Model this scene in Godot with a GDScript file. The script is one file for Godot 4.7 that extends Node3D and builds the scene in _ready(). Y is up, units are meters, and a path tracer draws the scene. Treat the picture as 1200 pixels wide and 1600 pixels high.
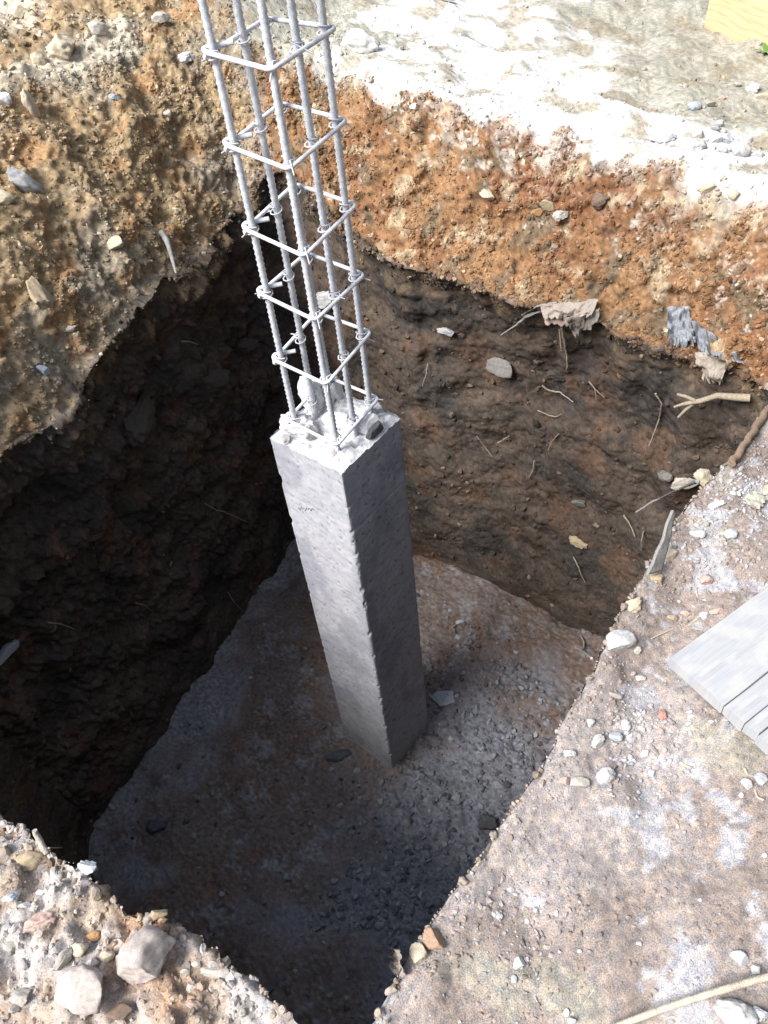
extends Node3D
# A dug foundation pit: a cast concrete column with its steel cage stands on the pit floor, loose spoil and trodden earth lie round the rim.
# y is up and 0 is the old ground level; x runs to the right, -z away from the camera.

const FLOOR_Y := -1.563
const COLS := 1120
const WALL_ROWS := 205
const NEAR_ROWS := 112
const FAR_ROWS := 176

var rng := RandomNumberGenerator.new()
var M := {}
var taken := {}
var n_low: FastNoiseLite
var n_mid: FastNoiseLite
var n_fine: FastNoiseLite
var n_lump: FastNoiseLite
var n_crumb: FastNoiseLite
var n_patch: FastNoiseLite
var n_patch2: FastNoiseLite
var gp := PackedVector3Array()      # surface points of the pit walls and the ground, column by column
var gn := PackedVector3Array()
var gc := PackedColorArray()
var fp := PackedVector3Array()      # surface points of the pit floor
var fn := PackedVector3Array()
var fw := 0
var rows := 0
var rocks: Array = []

# ------------------------------------------------------------------ small helpers
func numbered(called: String) -> String:
	if not taken.has(called):
		taken[called] = 0
		return called
	taken[called] += 1
	return "%s_%03d" % [called, taken[called]]

func tag(o: Node, label: String, category: String, group := "", kind := "") -> void:
	if label: o.set_meta("label", label)
	if category: o.set_meta("category", category)
	if group: o.set_meta("group", group)
	if kind: o.set_meta("kind", kind)

func thing(called: String, label: String, category: String, at := Vector3.ZERO, group := "") -> Node3D:
	var o := Node3D.new()
	o.name = numbered(called)
	add_child(o)
	o.position = at
	tag(o, label, category, group)
	return o

func put(called: String, mesh: Mesh, mat: Material, parent: Node = null) -> MeshInstance3D:
	var o := MeshInstance3D.new()
	o.mesh = mesh
	o.material_override = mat
	o.cast_shadow = GeometryInstance3D.SHADOW_CASTING_SETTING_ON
	if parent == null:
		o.name = numbered(called)
		add_child(o)
	else:
		var k := 0
		o.name = called
		while parent.has_node(NodePath(o.name)):
			k += 1
			o.name = "%s_%03d" % [called, k]
		parent.add_child(o, true)
	return o

func noise(kind: int, freq: float, oct: int, seed_: int) -> FastNoiseLite:
	var n := FastNoiseLite.new()
	n.noise_type = kind
	n.frequency = freq
	n.seed = seed_
	n.fractal_type = FastNoiseLite.FRACTAL_FBM if oct > 1 else FastNoiseLite.FRACTAL_NONE
	n.fractal_octaves = oct
	return n

func mesh_of(v: PackedVector3Array, n: PackedVector3Array, idx: PackedInt32Array, c := PackedColorArray(), uv := PackedVector2Array()) -> ArrayMesh:
	var a := []
	a.resize(Mesh.ARRAY_MAX)
	a[Mesh.ARRAY_VERTEX] = v
	a[Mesh.ARRAY_NORMAL] = n
	if c.size(): a[Mesh.ARRAY_COLOR] = c
	if uv.size(): a[Mesh.ARRAY_TEX_UV] = uv
	a[Mesh.ARRAY_INDEX] = idx
	var m := ArrayMesh.new()
	m.add_surface_from_arrays(Mesh.PRIMITIVE_TRIANGLES, a)
	return m

# a closed tube through points with a radius each
func tube(pts: Array, radii: Array, sides := 8) -> ArrayMesh:
	var v := PackedVector3Array(); var n := PackedVector3Array(); var idx := PackedInt32Array()
	var k := pts.size()
	var side := Vector3.ZERO
	for i in k:
		var p: Vector3 = pts[i]
		var a: Vector3 = pts[maxi(i - 1, 0)]
		var b: Vector3 = pts[mini(i + 1, k - 1)]
		var d := (b - a).normalized()
		if i == 0:
			side = d.cross(Vector3.UP if absf(d.y) < 0.9 else Vector3.RIGHT).normalized()
		else:
			side = (side - d * side.dot(d)).normalized()
		var up := d.cross(side)
		for j in sides:
			var t := TAU * j / sides
			var q := side * cos(t) + up * sin(t)
			v.append(p + q * float(radii[i])); n.append(q)
	for i in k - 1:
		for j in sides:
			var a0 := i * sides + j
			var a1 := i * sides + (j + 1) % sides
			idx.append_array([a0, a0 + sides, a1, a1, a0 + sides, a1 + sides])
	for e in 2:
		var at := 0 if e == 0 else k - 1
		var p2: Vector3 = pts[at]
		var q2: Vector3 = pts[1 if e == 0 else k - 2]
		var dn := (p2 - q2).normalized()
		var c0 := v.size()
		v.append(p2 + dn * float(radii[at]) * 0.3); n.append(dn)
		for j in sides:
			v.append(v[at * sides + j]); n.append(dn)
		for j in sides:
			if e == 0: idx.append_array([c0, c0 + 1 + j, c0 + 1 + (j + 1) % sides])
			else: idx.append_array([c0, c0 + 1 + (j + 1) % sides, c0 + 1 + j])
	return mesh_of(v, n, idx)

func grow(st: Array, m: ArrayMesh) -> void:    # joins a mesh to the arrays [v, n, idx]
	var a := m.surface_get_arrays(0)
	var base: int = st[0].size()
	st[0].append_array(a[Mesh.ARRAY_VERTEX]); st[1].append_array(a[Mesh.ARRAY_NORMAL])
	for i in a[Mesh.ARRAY_INDEX]: st[2].append(i + base)

# an uneven stone of radius about 1: a subdivided icosahedron cut by random planes
func rock_mesh(seed_: int, sub: int, cuts: int, rough: float, faceted := false) -> ArrayMesh:
	var r := RandomNumberGenerator.new(); r.seed = seed_
	var t := (1.0 + sqrt(5.0)) / 2.0
	var v: Array = [Vector3(-1, t, 0), Vector3(1, t, 0), Vector3(-1, -t, 0), Vector3(1, -t, 0), Vector3(0, -1, t), Vector3(0, 1, t), Vector3(0, -1, -t), Vector3(0, 1, -t), Vector3(t, 0, -1), Vector3(t, 0, 1), Vector3(-t, 0, -1), Vector3(-t, 0, 1)]
	for i in v.size(): v[i] = v[i].normalized()
	var f: Array = [[0,11,5],[0,5,1],[0,1,7],[0,7,10],[0,10,11],[1,5,9],[5,11,4],[11,10,2],[10,7,6],[7,1,8],[3,9,4],[3,4,2],[3,2,6],[3,6,8],[3,8,9],[4,9,5],[2,4,11],[6,2,10],[8,6,7],[9,8,1]]
	for s in sub:
		var cache := {}
		var g: Array = []
		for tri in f:
			var m: Array = []
			for e in 3:
				var a: int = tri[e]; var b: int = tri[(e + 1) % 3]
				var key := mini(a, b) * 100000 + maxi(a, b)
				if not cache.has(key):
					cache[key] = v.size()
					v.append(((v[a] + v[b]) * 0.5).normalized())
				m.append(cache[key])
			g.append([tri[0], m[0], m[2]]); g.append([tri[1], m[1], m[0]]); g.append([tri[2], m[2], m[1]]); g.append([m[0], m[1], m[2]])
		f = g
	var planes: Array = []
	for i in cuts:
		planes.append([Vector3(r.randfn(), r.randfn(), r.randfn()).normalized(), r.randf_range(0.52, 0.85)])
	var nz := noise(FastNoiseLite.TYPE_SIMPLEX, 1.7, 3, seed_)
	var pv := PackedVector3Array()
	for p0 in v:
		var p: Vector3 = p0
		for pl in planes:
			var over: float = p.dot(pl[0]) - pl[1]
			if over > 0: p -= pl[0] * over * 0.93
		p *= 1.0 + rough * nz.get_noise_3dv(p0 * 1.0) * 1.6
		pv.append(p)
	if faceted:
		var st := SurfaceTool.new()
		st.begin(Mesh.PRIMITIVE_TRIANGLES)
		st.set_smooth_group(-1)
		for tri in f:
			for e in [0, 2, 1]: st.add_vertex(pv[tri[e]])
		st.generate_normals()
		return st.commit()
	var nn := PackedVector3Array(); nn.resize(pv.size())
	var idx := PackedInt32Array()
	for tri in f:
		var fnv := (pv[tri[1]] - pv[tri[0]]).cross(pv[tri[2]] - pv[tri[0]])
		for e in 3:
			nn[tri[e]] += fnv
		idx.append_array([tri[0], tri[2], tri[1]])
	for i in nn.size():
		nn[i] = nn[i].normalized()
		if nn[i].dot(pv[i]) < 0: nn[i] = -nn[i]
	return mesh_of(pv, nn, idx)

# ------------------------------------------------------------------ materials
func grain_texture(seed_: int, lo: float, hi: float, tint: Color, fine: float, coarse: float, size := 1024) -> ImageTexture:
	var a := noise(FastNoiseLite.TYPE_SIMPLEX, fine, 3, seed_).get_seamless_image(size, size)
	var b := noise(FastNoiseLite.TYPE_SIMPLEX, coarse, 4, seed_ + 1).get_seamless_image(size, size)
	var c := noise(FastNoiseLite.TYPE_CELLULAR, fine * 1.3, 1, seed_ + 2).get_seamless_image(size, size)
	var da := a.get_data(); var db := b.get_data(); var dc := c.get_data()
	var out := PackedByteArray(); out.resize(size * size * 3)
	for i in size * size:
		var g := da[i] / 255.0; var h := db[i] / 255.0; var k := dc[i] / 255.0
		var x := 0.5 * g + 0.3 * h + 0.2 * k
		x = clampf((x - 0.5) * 1.9 + 0.5, 0.0, 1.0)
		var L := lo + (hi - lo) * x
		if k < 0.16 and g > 0.42: L = minf(1.0, L * 1.3)
		var w := clampf((h - 0.5) * 2.2, -1.0, 1.0)
		out[i * 3] = int(clampf(L * (1.0 + w * tint.r), 0, 1) * 255)
		out[i * 3 + 1] = int(clampf(L * (1.0 + w * tint.g), 0, 1) * 255)
		out[i * 3 + 2] = int(clampf(L * (1.0 + w * tint.b), 0, 1) * 255)
	var im := Image.create_from_data(size, size, false, Image.FORMAT_RGB8, out)
	im.generate_mipmaps()
	return ImageTexture.create_from_image(im)

func relief_texture(seed_: int, freq: float, strength: float, kind := FastNoiseLite.TYPE_SIMPLEX, size := 1024) -> ImageTexture:
	var im := noise(kind, freq, 4, seed_).get_seamless_image(size, size)
	im.bump_map_to_normal_map(strength)
	im.generate_mipmaps()
	return ImageTexture.create_from_image(im)

func soil(albedo: Texture2D, relief: Texture2D, scale_: float, depth: float) -> StandardMaterial3D:
	var m := StandardMaterial3D.new()
	m.vertex_color_use_as_albedo = true
	m.albedo_texture = albedo
	m.normal_enabled = true
	m.normal_texture = relief
	m.normal_scale = depth
	m.uv1_triplanar = true
	m.uv1_world_triplanar = true
	m.uv1_scale = Vector3.ONE * scale_
	m.roughness = 0.95
	m.metallic_specular = 0.2
	return m

func plain(r: float, g: float, b: float, rough := 0.9) -> StandardMaterial3D:
	var m := StandardMaterial3D.new()
	m.albedo_color = Color(r, g, b).linear_to_srgb()
	m.roughness = rough
	m.metallic_specular = 0.3
	return m

func textured(r: float, g: float, b: float, tex: Texture2D, relief: Texture2D, scale_: float, depth: float, rough := 0.9) -> StandardMaterial3D:
	var m := plain(r, g, b, rough)
	m.albedo_texture = tex
	m.normal_enabled = true
	m.normal_texture = relief
	m.normal_scale = depth
	m.uv1_triplanar = true
	m.uv1_scale = Vector3.ONE * scale_
	return m

func make_materials() -> void:
	var g1 := grain_texture(11, 0.60, 1.0, Color(0.04, 0.0, -0.05), 0.13, 0.02)
	var r1 := relief_texture(21, 0.035, 6.0)
	M.soil = soil(g1, r1, 2.1, 0.4)
	M.crumb = soil(g1, r1, 5.0, 0.4)
	var g2 := grain_texture(31, 0.62, 1.0, Color(0.02, 0.0, -0.03), 0.05, 0.006)
	var r2 := relief_texture(41, 0.03, 5.0)
	var g3 := grain_texture(51, 0.82, 1.0, Color(0.01, 0.0, -0.015), 0.12, 0.01)
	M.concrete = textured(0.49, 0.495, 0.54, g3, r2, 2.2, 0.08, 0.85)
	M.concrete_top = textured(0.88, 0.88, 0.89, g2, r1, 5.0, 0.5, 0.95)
	M.concrete.vertex_color_use_as_albedo = true
	M.concrete_top.vertex_color_use_as_albedo = true
	M.steel = textured(0.80, 0.83, 0.88, g2, r2, 9.0, 0.2, 0.5)
	M.tie = textured(0.90, 0.92, 0.96, g2, r2, 9.0, 0.2, 0.5)
	M.steel.metallic = 0.0
	M.steel.metallic_specular = 0.6
	M.wire = plain(0.5, 0.5, 0.54, 0.5)
	M.g1 = g1; M.g2 = g2; M.r1 = r1; M.r2 = r2

# ------------------------------------------------------------------ the lie of the land (x to the right, f away from the camera)
# rim of the pit and the foot of its walls: [rim x, rim f, rim y, foot x, foot f, side: 0 left, 1 back, 2 right, 3 front]
var RIM := [
	[-1.183, 1.216, 0.030, -1.240, 1.240, 0], [-1.073, 1.370, 0.045, -1.150, 1.385, 0], [-0.933, 1.590, 0.025, -1.020, 1.600, 0],
	[-0.819, 1.744, -0.015, -0.930, 1.760, 0], [-0.713, 1.974, 0.035, -0.790, 1.990, 0], [-0.582, 2.255, 0.075, -0.625, 2.270, 0],
	[-0.493, 2.410, 0.030, -0.550, 2.400, 0], [-0.400, 2.615, 0.050, -0.460, 2.570, 0], [-0.325, 2.710, 0.080, -0.420, 2.600, 0.5],
	[-0.221, 2.736, 0.150, -0.360, 2.600, 1], [-0.118, 2.631, 0.130, -0.240, 2.570, 1], [-0.028, 2.443, 0.080, -0.110, 2.510, 1],
	[0.022, 2.324, 0.050, 0.000, 2.450, 1], [0.277, 2.144, 0.010, 0.270, 2.290, 1], [0.501, 2.002, -0.020, 0.480, 2.110, 1],
	[0.712, 1.870, -0.050, 0.680, 1.960, 1], [0.919, 1.718, -0.080, 0.870, 1.800, 1], [1.040, 1.636, -0.100, 1.000, 1.680, 1],
	[1.060, 1.550, -0.070, 1.050, 1.560, 2], [0.931, 1.406, 0.020, 0.950, 1.390, 2], [0.791, 1.242, 0.050, 0.820, 1.220, 2],
	[0.613, 1.097, 0.050, 0.650, 1.080, 2], [0.481, 0.930, 0.050, 0.520, 0.910, 2], [0.372, 0.811, 0.050, 0.410, 0.790, 2],
	[0.256, 0.632, 0.050, 0.290, 0.610, 2], [0.134, 0.514, 0.050, 0.170, 0.490, 2], [0.048, 0.425, 0.050, 0.070, 0.390, 2],
	[-0.032, 0.335, 0.050, -0.020, 0.300, 2], [-0.106, 0.246, 0.050, -0.100, 0.210, 2], [-0.150, 0.215, 0.050, -0.150, 0.170, 3],
	[-0.195, 0.255, 0.050, -0.210, 0.210, 3], [-0.336, 0.369, 0.050, -0.360, 0.330, 3], [-0.438, 0.426, 0.050, -0.460, 0.390, 3],
	[-0.548, 0.496, 0.050, -0.570, 0.460, 3], [-0.637, 0.579, 0.050, -0.660, 0.550, 3], [-0.711, 0.621, 0.050, -0.740, 0.600, 3],
	[-0.860, 0.740, 0.050, -0.900, 0.720, 3], [-1.020, 0.930, 0.050, -1.060, 0.930, 3], [-1.150, 1.100, 0.050, -1.200, 1.100, 3]]

func past_back(x: float, f: float) -> float: return (x + 0.304) * 0.560 + (f - 2.54) * 0.828
func past_left(x: float, f: float) -> float: return (x + 0.42) * -0.884 + (f - 2.60) * 0.468

func land(x: float, f: float) -> float:
	var db := past_back(x, f); var dl := past_left(x, f)
	var wob := n_patch.get_noise_2d(x * 1.3 + 9.0, f * 1.3) * 0.05
	var along := clampf((x + 0.3) / 1.35, 0.0, 1.3)
	var xr := clampf(x, -0.3, 1.3) - 0.25
	var foot := -0.09 * along
	var hb := (smoothstep(-0.02, 0.43 - 0.16 * xr, db + wob) * (0.37 - 0.11 * xr - foot) + foot) if db > -0.15 else 0.0
	if db < 0.15: hb = lerpf(0.0, hb, smoothstep(-0.15, 0.0, db))
	# the left heap drops off ever more steeply towards the pit
	var hl := 0.0
	if dl > -0.05:
		var q := maxf(dl + 0.05 + wob, 0.0)
		hl = -0.08 + 0.33 * (1.0 - exp(-q / 0.20)) + 0.46 * (1.0 - exp(-q / 0.8))
	var both := maxf(hb, hl) + 0.18 * minf(maxf(hb, 0.0), maxf(hl, 0.0))
	var h := lerpf(hl if dl > -0.05 else hb, both, smoothstep(-0.05, 0.15, db)) if db < 0.15 else both
	h -= 0.05 * smoothstep(3.5, 9.0, f)
	# the bank in front on the left is heaped up a little
	h += 0.05 * smoothstep(0.0, 0.35, 0.1 - x - 0.2) * (1.0 - smoothstep(0.5, 1.1, f)) * (1.0 if f < 1.2 else 0.0)
	# spoil heap raised out of view round the left corner, added to shade the column
	h += 0.34 * smoothstep(-1.15, -1.5, x) * smoothstep(0.1, 0.5, f) * (1.0 - smoothstep(1.2, 2.0, f))
	h += n_low.get_noise_2d(x, f) * 0.025
	return h + 0.03

func side_of(x: float, f: float) -> PackedFloat32Array:      # how much of left heap, back slope, back plateau, right bank, front heap
	var db := past_back(x, f); var dl := past_left(x, f)
	var j := n_patch.get_noise_2d(x * 3.0, f * 3.0) * 0.10 + n_patch2.get_noise_2d(x, f) * 0.03
	var left := smoothstep(-0.12, 0.02, dl + j * 0.4 - maxf(db - 0.25, 0.0) * 0.75) * smoothstep(0.9, 1.2, f)
	var slope := smoothstep(-0.04, 0.01, db + j * 0.2)
	var crest := 0.39 - 0.16 * (clampf(x, -0.3, 1.3) - 0.25)
	var flat := smoothstep(crest - 0.07, crest + 0.02, db + j * 0.55)
	var front := smoothstep(-0.22, -0.27, x + j * 0.3) * (1.0 - smoothstep(0.95, 1.2, f))
	return PackedFloat32Array([left, slope * (1.0 - left), flat, 0.0, front])

func lerp3(a: Vector3, b: Vector3, t: float) -> Vector3: return a + (b - a) * t

func ground_color(p: Vector3) -> Color:
	var x := p.x; var f := -p.z
	var w := side_of(x, f)
	var a := n_patch.get_noise_3dv(p) ; var b := n_patch2.get_noise_3dv(p); var c := n_fine.get_noise_3dv(p)
	var d := n_patch.get_noise_3dv(p * 2.3 + Vector3(7, 3, 1))
	# trodden bank
	var col := lerp3(Vector3(0.36, 0.318, 0.302), Vector3(0.305, 0.255, 0.23), smoothstep(-0.1, 0.35, a))
	col = lerp3(col, Vector3(0.44, 0.435, 0.46), smoothstep(0.20, 0.38, d + 0.5 * b + 0.15 * c) * 0.8)
	col = lerp3(col, Vector3(0.35, 0.335, 0.28), smoothstep(0.2, 0.5, n_patch.get_noise_3dv(p * 1.7 + Vector3(0, 0, 30))) * 0.6)
	# orange cut slope
	var o := lerp3(Vector3(0.295, 0.172, 0.092), Vector3(0.23, 0.117, 0.062), smoothstep(-0.25, 0.4, a + 0.4 * b))
	o = lerp3(o, Vector3(0.42, 0.32, 0.21), smoothstep(0.28, 0.55, d + 0.3 * b))
	o = lerp3(o, Vector3(0.20, 0.145, 0.095), smoothstep(0.1, 0.4, -d + 0.3 * b))
	col = lerp3(col, o, w[1])
	# level ground behind: greenish sandy earth that turns near-white in one area
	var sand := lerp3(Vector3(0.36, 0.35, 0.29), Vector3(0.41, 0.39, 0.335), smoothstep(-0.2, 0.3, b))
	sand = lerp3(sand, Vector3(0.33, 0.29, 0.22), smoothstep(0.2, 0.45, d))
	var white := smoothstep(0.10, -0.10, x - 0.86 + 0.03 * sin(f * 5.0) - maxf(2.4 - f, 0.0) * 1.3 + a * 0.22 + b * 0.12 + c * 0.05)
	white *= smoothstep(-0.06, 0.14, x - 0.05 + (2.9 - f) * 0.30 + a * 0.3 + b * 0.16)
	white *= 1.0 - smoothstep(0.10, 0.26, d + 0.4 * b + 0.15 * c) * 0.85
	var near_white := Vector3(0.84, 0.82, 0.79)
	sand = lerp3(sand, near_white, clampf(white, 0.0, 1.0))
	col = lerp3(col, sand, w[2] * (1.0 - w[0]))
	var crest := 0.39 - 0.16 * (clampf(x, -0.3, 1.3) - 0.25)
	var fringe := smoothstep(0.0, 0.10, past_back(x, f) - crest + 0.10 + 0.22 * b + 0.16 * c + 0.10 * d) * w[1] * (1.0 - w[2])  # the near-white tone carried unevenly over the crest
	col = lerp3(col, Vector3(0.60, 0.55, 0.49), fringe * clampf(white, 0.0, 1.0) * 0.6)
	# spoil heap on the left
	var l := lerp3(Vector3(0.34, 0.25, 0.15), Vector3(0.30, 0.25, 0.185), smoothstep(-0.15, 0.3, a))
	l = lerp3(l, Vector3(0.36, 0.22, 0.115), smoothstep(0.12, 0.45, d + 0.3 * b) * 0.85)
	l = lerp3(l, Vector3(0.60, 0.54, 0.43), smoothstep(0.45, 1.0, past_left(x, f) + 0.9 * a + 0.35 * d + 0.2 * b) * 0.85)
	col = lerp3(col, l, w[0])
	# stony heap in front on the left
	var s := lerp3(Vector3(0.40, 0.325, 0.265), Vector3(0.47, 0.43, 0.41), smoothstep(-0.2, 0.3, d + 0.3 * b))
	s = lerp3(s, Vector3(0.38, 0.255, 0.175), smoothstep(0.15, 0.45, a))
	col = lerp3(col, s, w[4])
	col *= (1.0 + (0.30 + 0.25 * w[0] + 0.15 * w[1]) * c * (1.0 - 0.7 * white * w[2])) * 1.30
	return Color(clampf(col.x, 0, 0.95), clampf(col.y, 0, 0.95), clampf(col.z, 0, 0.95))

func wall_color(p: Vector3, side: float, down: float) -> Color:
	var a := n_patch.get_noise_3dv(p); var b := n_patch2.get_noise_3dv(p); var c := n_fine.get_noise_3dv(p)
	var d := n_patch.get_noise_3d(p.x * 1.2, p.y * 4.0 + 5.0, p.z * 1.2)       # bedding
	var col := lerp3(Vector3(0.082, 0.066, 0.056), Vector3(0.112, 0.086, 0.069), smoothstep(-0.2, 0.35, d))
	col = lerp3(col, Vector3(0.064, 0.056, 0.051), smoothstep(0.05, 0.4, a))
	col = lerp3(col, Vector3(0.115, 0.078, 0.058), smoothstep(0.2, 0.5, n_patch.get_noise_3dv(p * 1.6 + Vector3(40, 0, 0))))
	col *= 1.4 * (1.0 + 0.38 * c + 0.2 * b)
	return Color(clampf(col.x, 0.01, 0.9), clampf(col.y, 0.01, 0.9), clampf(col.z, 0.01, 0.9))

func floor_color(p: Vector3) -> Color:
	var a := n_patch.get_noise_3dv(p + Vector3(3, 0, 8)); var b := n_patch2.get_noise_3dv(p); var c := n_fine.get_noise_3dv(p)
	var d := n_patch.get_noise_3dv(p * 2.1 + Vector3(17, 0, 2))
	var col := lerp3(Vector3(0.150, 0.108, 0.088), Vector3(0.152, 0.126, 0.115), smoothstep(-0.15, 0.25, a + 0.5 * b))
	col = lerp3(col, Vector3(0.20, 0.195, 0.205), smoothstep(0.25, 0.55, d + 0.4 * b + 0.3 * c) * 0.8)
	# cement splashed and washed out in front of the column
	var g := Vector2(p.x - 0.12, (-p.z - 0.98) * 0.8).length()
	col = lerp3(col, Vector3(0.20, 0.215, 0.25), smoothstep(0.75, 0.25, g + 0.5 * a + 0.2 * c) * 0.8)
	# ... and along the foot of the left wall
	var e := absf((p.x + 1.237) * 0.86 + (p.z + 1.238) * 0.51) 
	col = lerp3(col, Vector3(0.24, 0.245, 0.27), smoothstep(0.24, 0.03, e + 0.5 * a + 0.15 * c) * 0.7)
	col *= 1.8 * (1.0 + 0.5 * c)
	return Color(clampf(col.x, 0.02, 0.9), clampf(col.y, 0.02, 0.9), clampf(col.z, 0.02, 0.9))

func rim_loop() -> Array:          # the rim rounded off and resampled evenly: COLS entries [rim Vector3, foot Vector3, side]
	var pts: Array = []
	for r in RIM:
		pts.append([Vector3(r[0], r[2], -r[1]), Vector3(r[3], FLOOR_Y, -r[4]), float(r[5])])
	for pass_ in 2:
		var q: Array = []
		for i in pts.size():
			var a = pts[i]; var b = pts[(i + 1) % pts.size()]
			for t in [0.25, 0.75]:
				q.append([lerp3(a[0], b[0], t), lerp3(a[1], b[1], t), lerpf(a[2], b[2] if absf(b[2] - a[2]) < 1.5 else a[2], t)])
		pts = q
	var total := 0.0
	var at: Array = [0.0]
	for i in pts.size():
		total += pts[i][0].distance_to(pts[(i + 1) % pts.size()][0])
		at.append(total)
	var out: Array = []
	var k := 0
	for i in COLS:
		var s := total * i / COLS
		while at[k + 1] < s: k += 1
		var t: float = (s - at[k]) / maxf(at[k + 1] - at[k], 1e-6)
		var a = pts[k]; var b = pts[(k + 1) % pts.size()]
		out.append([lerp3(a[0], b[0], t), lerp3(a[1], b[1], t), lerpf(a[2], b[2], t)])
	return out

func normals_of(p: PackedVector3Array, cols: int, rws: int, wrap: bool) -> PackedVector3Array:
	var n := PackedVector3Array(); n.resize(p.size())
	for i in cols:
		var i0 := (i - 1 + cols) % cols if wrap else maxi(i - 1, 0)
		var i1 := (i + 1) % cols if wrap else mini(i + 1, cols - 1)
		for r in rws:
			var du := p[i1 * rws + r] - p[i0 * rws + r]
			var dv := p[i * rws + mini(r + 1, rws - 1)] - p[i * rws + maxi(r - 1, 0)]
			n[i * rws + r] = dv.cross(du).normalized()
	return n

func build_land() -> void:
	var loop := rim_loop()
	rows = WALL_ROWS + NEAR_ROWS + FAR_ROWS
	gp.resize(COLS * rows); gc.resize(COLS * rows)
	var side_at := PackedFloat32Array(); side_at.resize(COLS)
	var outs := PackedFloat32Array()
	var t := 0.0; var step := 0.0068
	for r in NEAR_ROWS + FAR_ROWS:
		if r > NEAR_ROWS: step *= 1.031
		t += step
		outs.append(t)
	for i in COLS:
		var rim: Vector3 = loop[i][0]; var foot: Vector3 = loop[i][1]; var side: float = loop[i][2]
		side_at[i] = side
		var out := Vector3(rim.x + 0.08, 0, rim.z + 1.4).normalized()
		var base := i * rows
		var near_bank := smoothstep(1.3, 1.8, side)
		rim += out * (n_patch.get_noise_3dv(rim * 2.0) * 0.035 + n_low.get_noise_3dv(rim * 1.5) * 0.03) * (1.0 - 0.75 * near_bank)
		var cave := 0.05 + 0.06 * (0.5 + n_low.get_noise_3d(rim.x * 0.8, 3.0, rim.z * 0.8))
		var bow := lerpf(0.85, 0.55, smoothstep(0.2, 0.8, side))
		for r in WALL_ROWS:
			var k := 1.0 - float(r) / WALL_ROWS          # 1 at the foot, towards 0 at the rim
			var p := lerp3(rim, foot + Vector3(0, -0.05, 0), k)
			p += out * cave * sin(PI * pow(k, bow))
			gp[base + r] = p
		# go outwards from the rim in even steps along the surface, so that steep slopes keep their detail
		var cut := base + WALL_ROWS
		var prev := rim
		gp[cut] = rim
		var run := 0.0; var got := 1; var went := 0.0
		while got < NEAR_ROWS + FAR_ROWS:
			went += 0.0045 if went < 1.3 else maxf(0.02, (outs[got] - outs[got - 1]) * 0.6)
			var p2 := rim + out * went
			p2.y = lerpf(rim.y, land(p2.x, -p2.z), smoothstep(0.0, 0.10, went))
			var seg := prev.distance_to(p2)
			while got < NEAR_ROWS + FAR_ROWS and run + seg >= outs[got] - outs[0]:
				gp[cut + got] = lerp3(prev, p2, clampf((outs[got] - outs[0] - run) / maxf(seg, 1e-6), 0.0, 1.0))
				got += 1
			run += seg
			prev = p2
	var bn := normals_of(gp, COLS, rows, true)
	for i in COLS:
		var base := i * rows
		var side := side_at[i]
		for r in rows:
			var p := gp[base + r]
			var d := 0.0
			if r < WALL_ROWS:
				var lumpy := smoothstep(0.8, 0.2, side)
				var calm := 1.0 - 0.8 * smoothstep(1.3, 1.8, side) * smoothstep(0.55, 0.95, float(r) / WALL_ROWS)
				var scrape := n_mid.get_noise_3d(p.x * 0.6 + p.y * 0.5, p.y * 2.2, p.z * 0.6)      # marks of the digging tools
				d = n_low.get_noise_3dv(p) * (0.030 + 0.030 * lumpy) + n_mid.get_noise_3dv(p) * (0.009 + 0.020 * lumpy) + scrape * 0.0035 * (1.0 - 0.6 * lumpy)
				d += (0.35 - absf(n_lump.get_noise_3dv(p))) * (0.004 + 0.022 * lumpy) - n_crumb.get_noise_3dv(p) * (0.0025 + 0.006 * lumpy) + n_fine.get_noise_3dv(p) * 0.0042
				d *= calm * (0.35 + 0.65 * smoothstep(0.02, 0.2, float(r) / WALL_ROWS))
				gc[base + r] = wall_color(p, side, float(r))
				if side < 1.2:      # heap colour mixed in uneven tongues into the top of the wall
					var lip_mix := smoothstep(0.02, 0.08, 0.10 - (WALL_ROWS - r) * 0.0079 + 0.16 * n_patch.get_noise_3dv(p * 2.2) + 0.10 * n_patch2.get_noise_3dv(p) + 0.04 * n_fine.get_noise_3dv(p)) * (1.0 - 0.55 * smoothstep(0.5, 0.9, side))
					if lip_mix > 0.0: gc[base + r] = gc[base + r].lerp(Color(0.27, 0.195, 0.125) * (1.0 + 0.4 * n_fine.get_noise_3dv(p)), lip_mix * 0.85)
				if side > 1.3:      # dry crust under the rim of the near banks
					var crust := smoothstep(0.13, 0.03, (WALL_ROWS - r) * 0.0079 + 0.10 * n_patch.get_noise_3dv(p * 2.0) + 0.05 * n_patch2.get_noise_3dv(p)) * smoothstep(1.3, 1.6, side)
					gc[base + r] = gc[base + r].lerp(Color(0.40, 0.30, 0.22), crust * 0.9)
			else:
				var far := smoothstep(6.0, 2.0, outs[r - WALL_ROWS])
				var w := side_of(p.x, -p.z)
				var rough := clampf(w[0] * 0.75 + w[1] * (1.0 - w[2]) * 0.75 + w[4] * 0.9, 0.0, 1.0)
				d = n_mid.get_noise_3dv(p) * (0.003 + 0.004 * (1.0 - w[2]) + 0.022 * rough)
				d += (0.35 - absf(n_lump.get_noise_3dv(p))) * 0.020 * rough - n_crumb.get_noise_3dv(p) * (0.002 + 0.008 * rough) + n_fine.get_noise_3dv(p) * (0.0018 + 0.0026 * rough)
				d *= far
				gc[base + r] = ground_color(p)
				if r < WALL_ROWS + 4 and side < 1.3: gc[base + r] = wall_color(p, side, 0.0).lerp(gc[base + r], 0.2 * (r - WALL_ROWS) + 0.2)
			gp[base + r] = p + bn[base + r] * d
	gn = normals_of(gp, COLS, rows, true)
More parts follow.
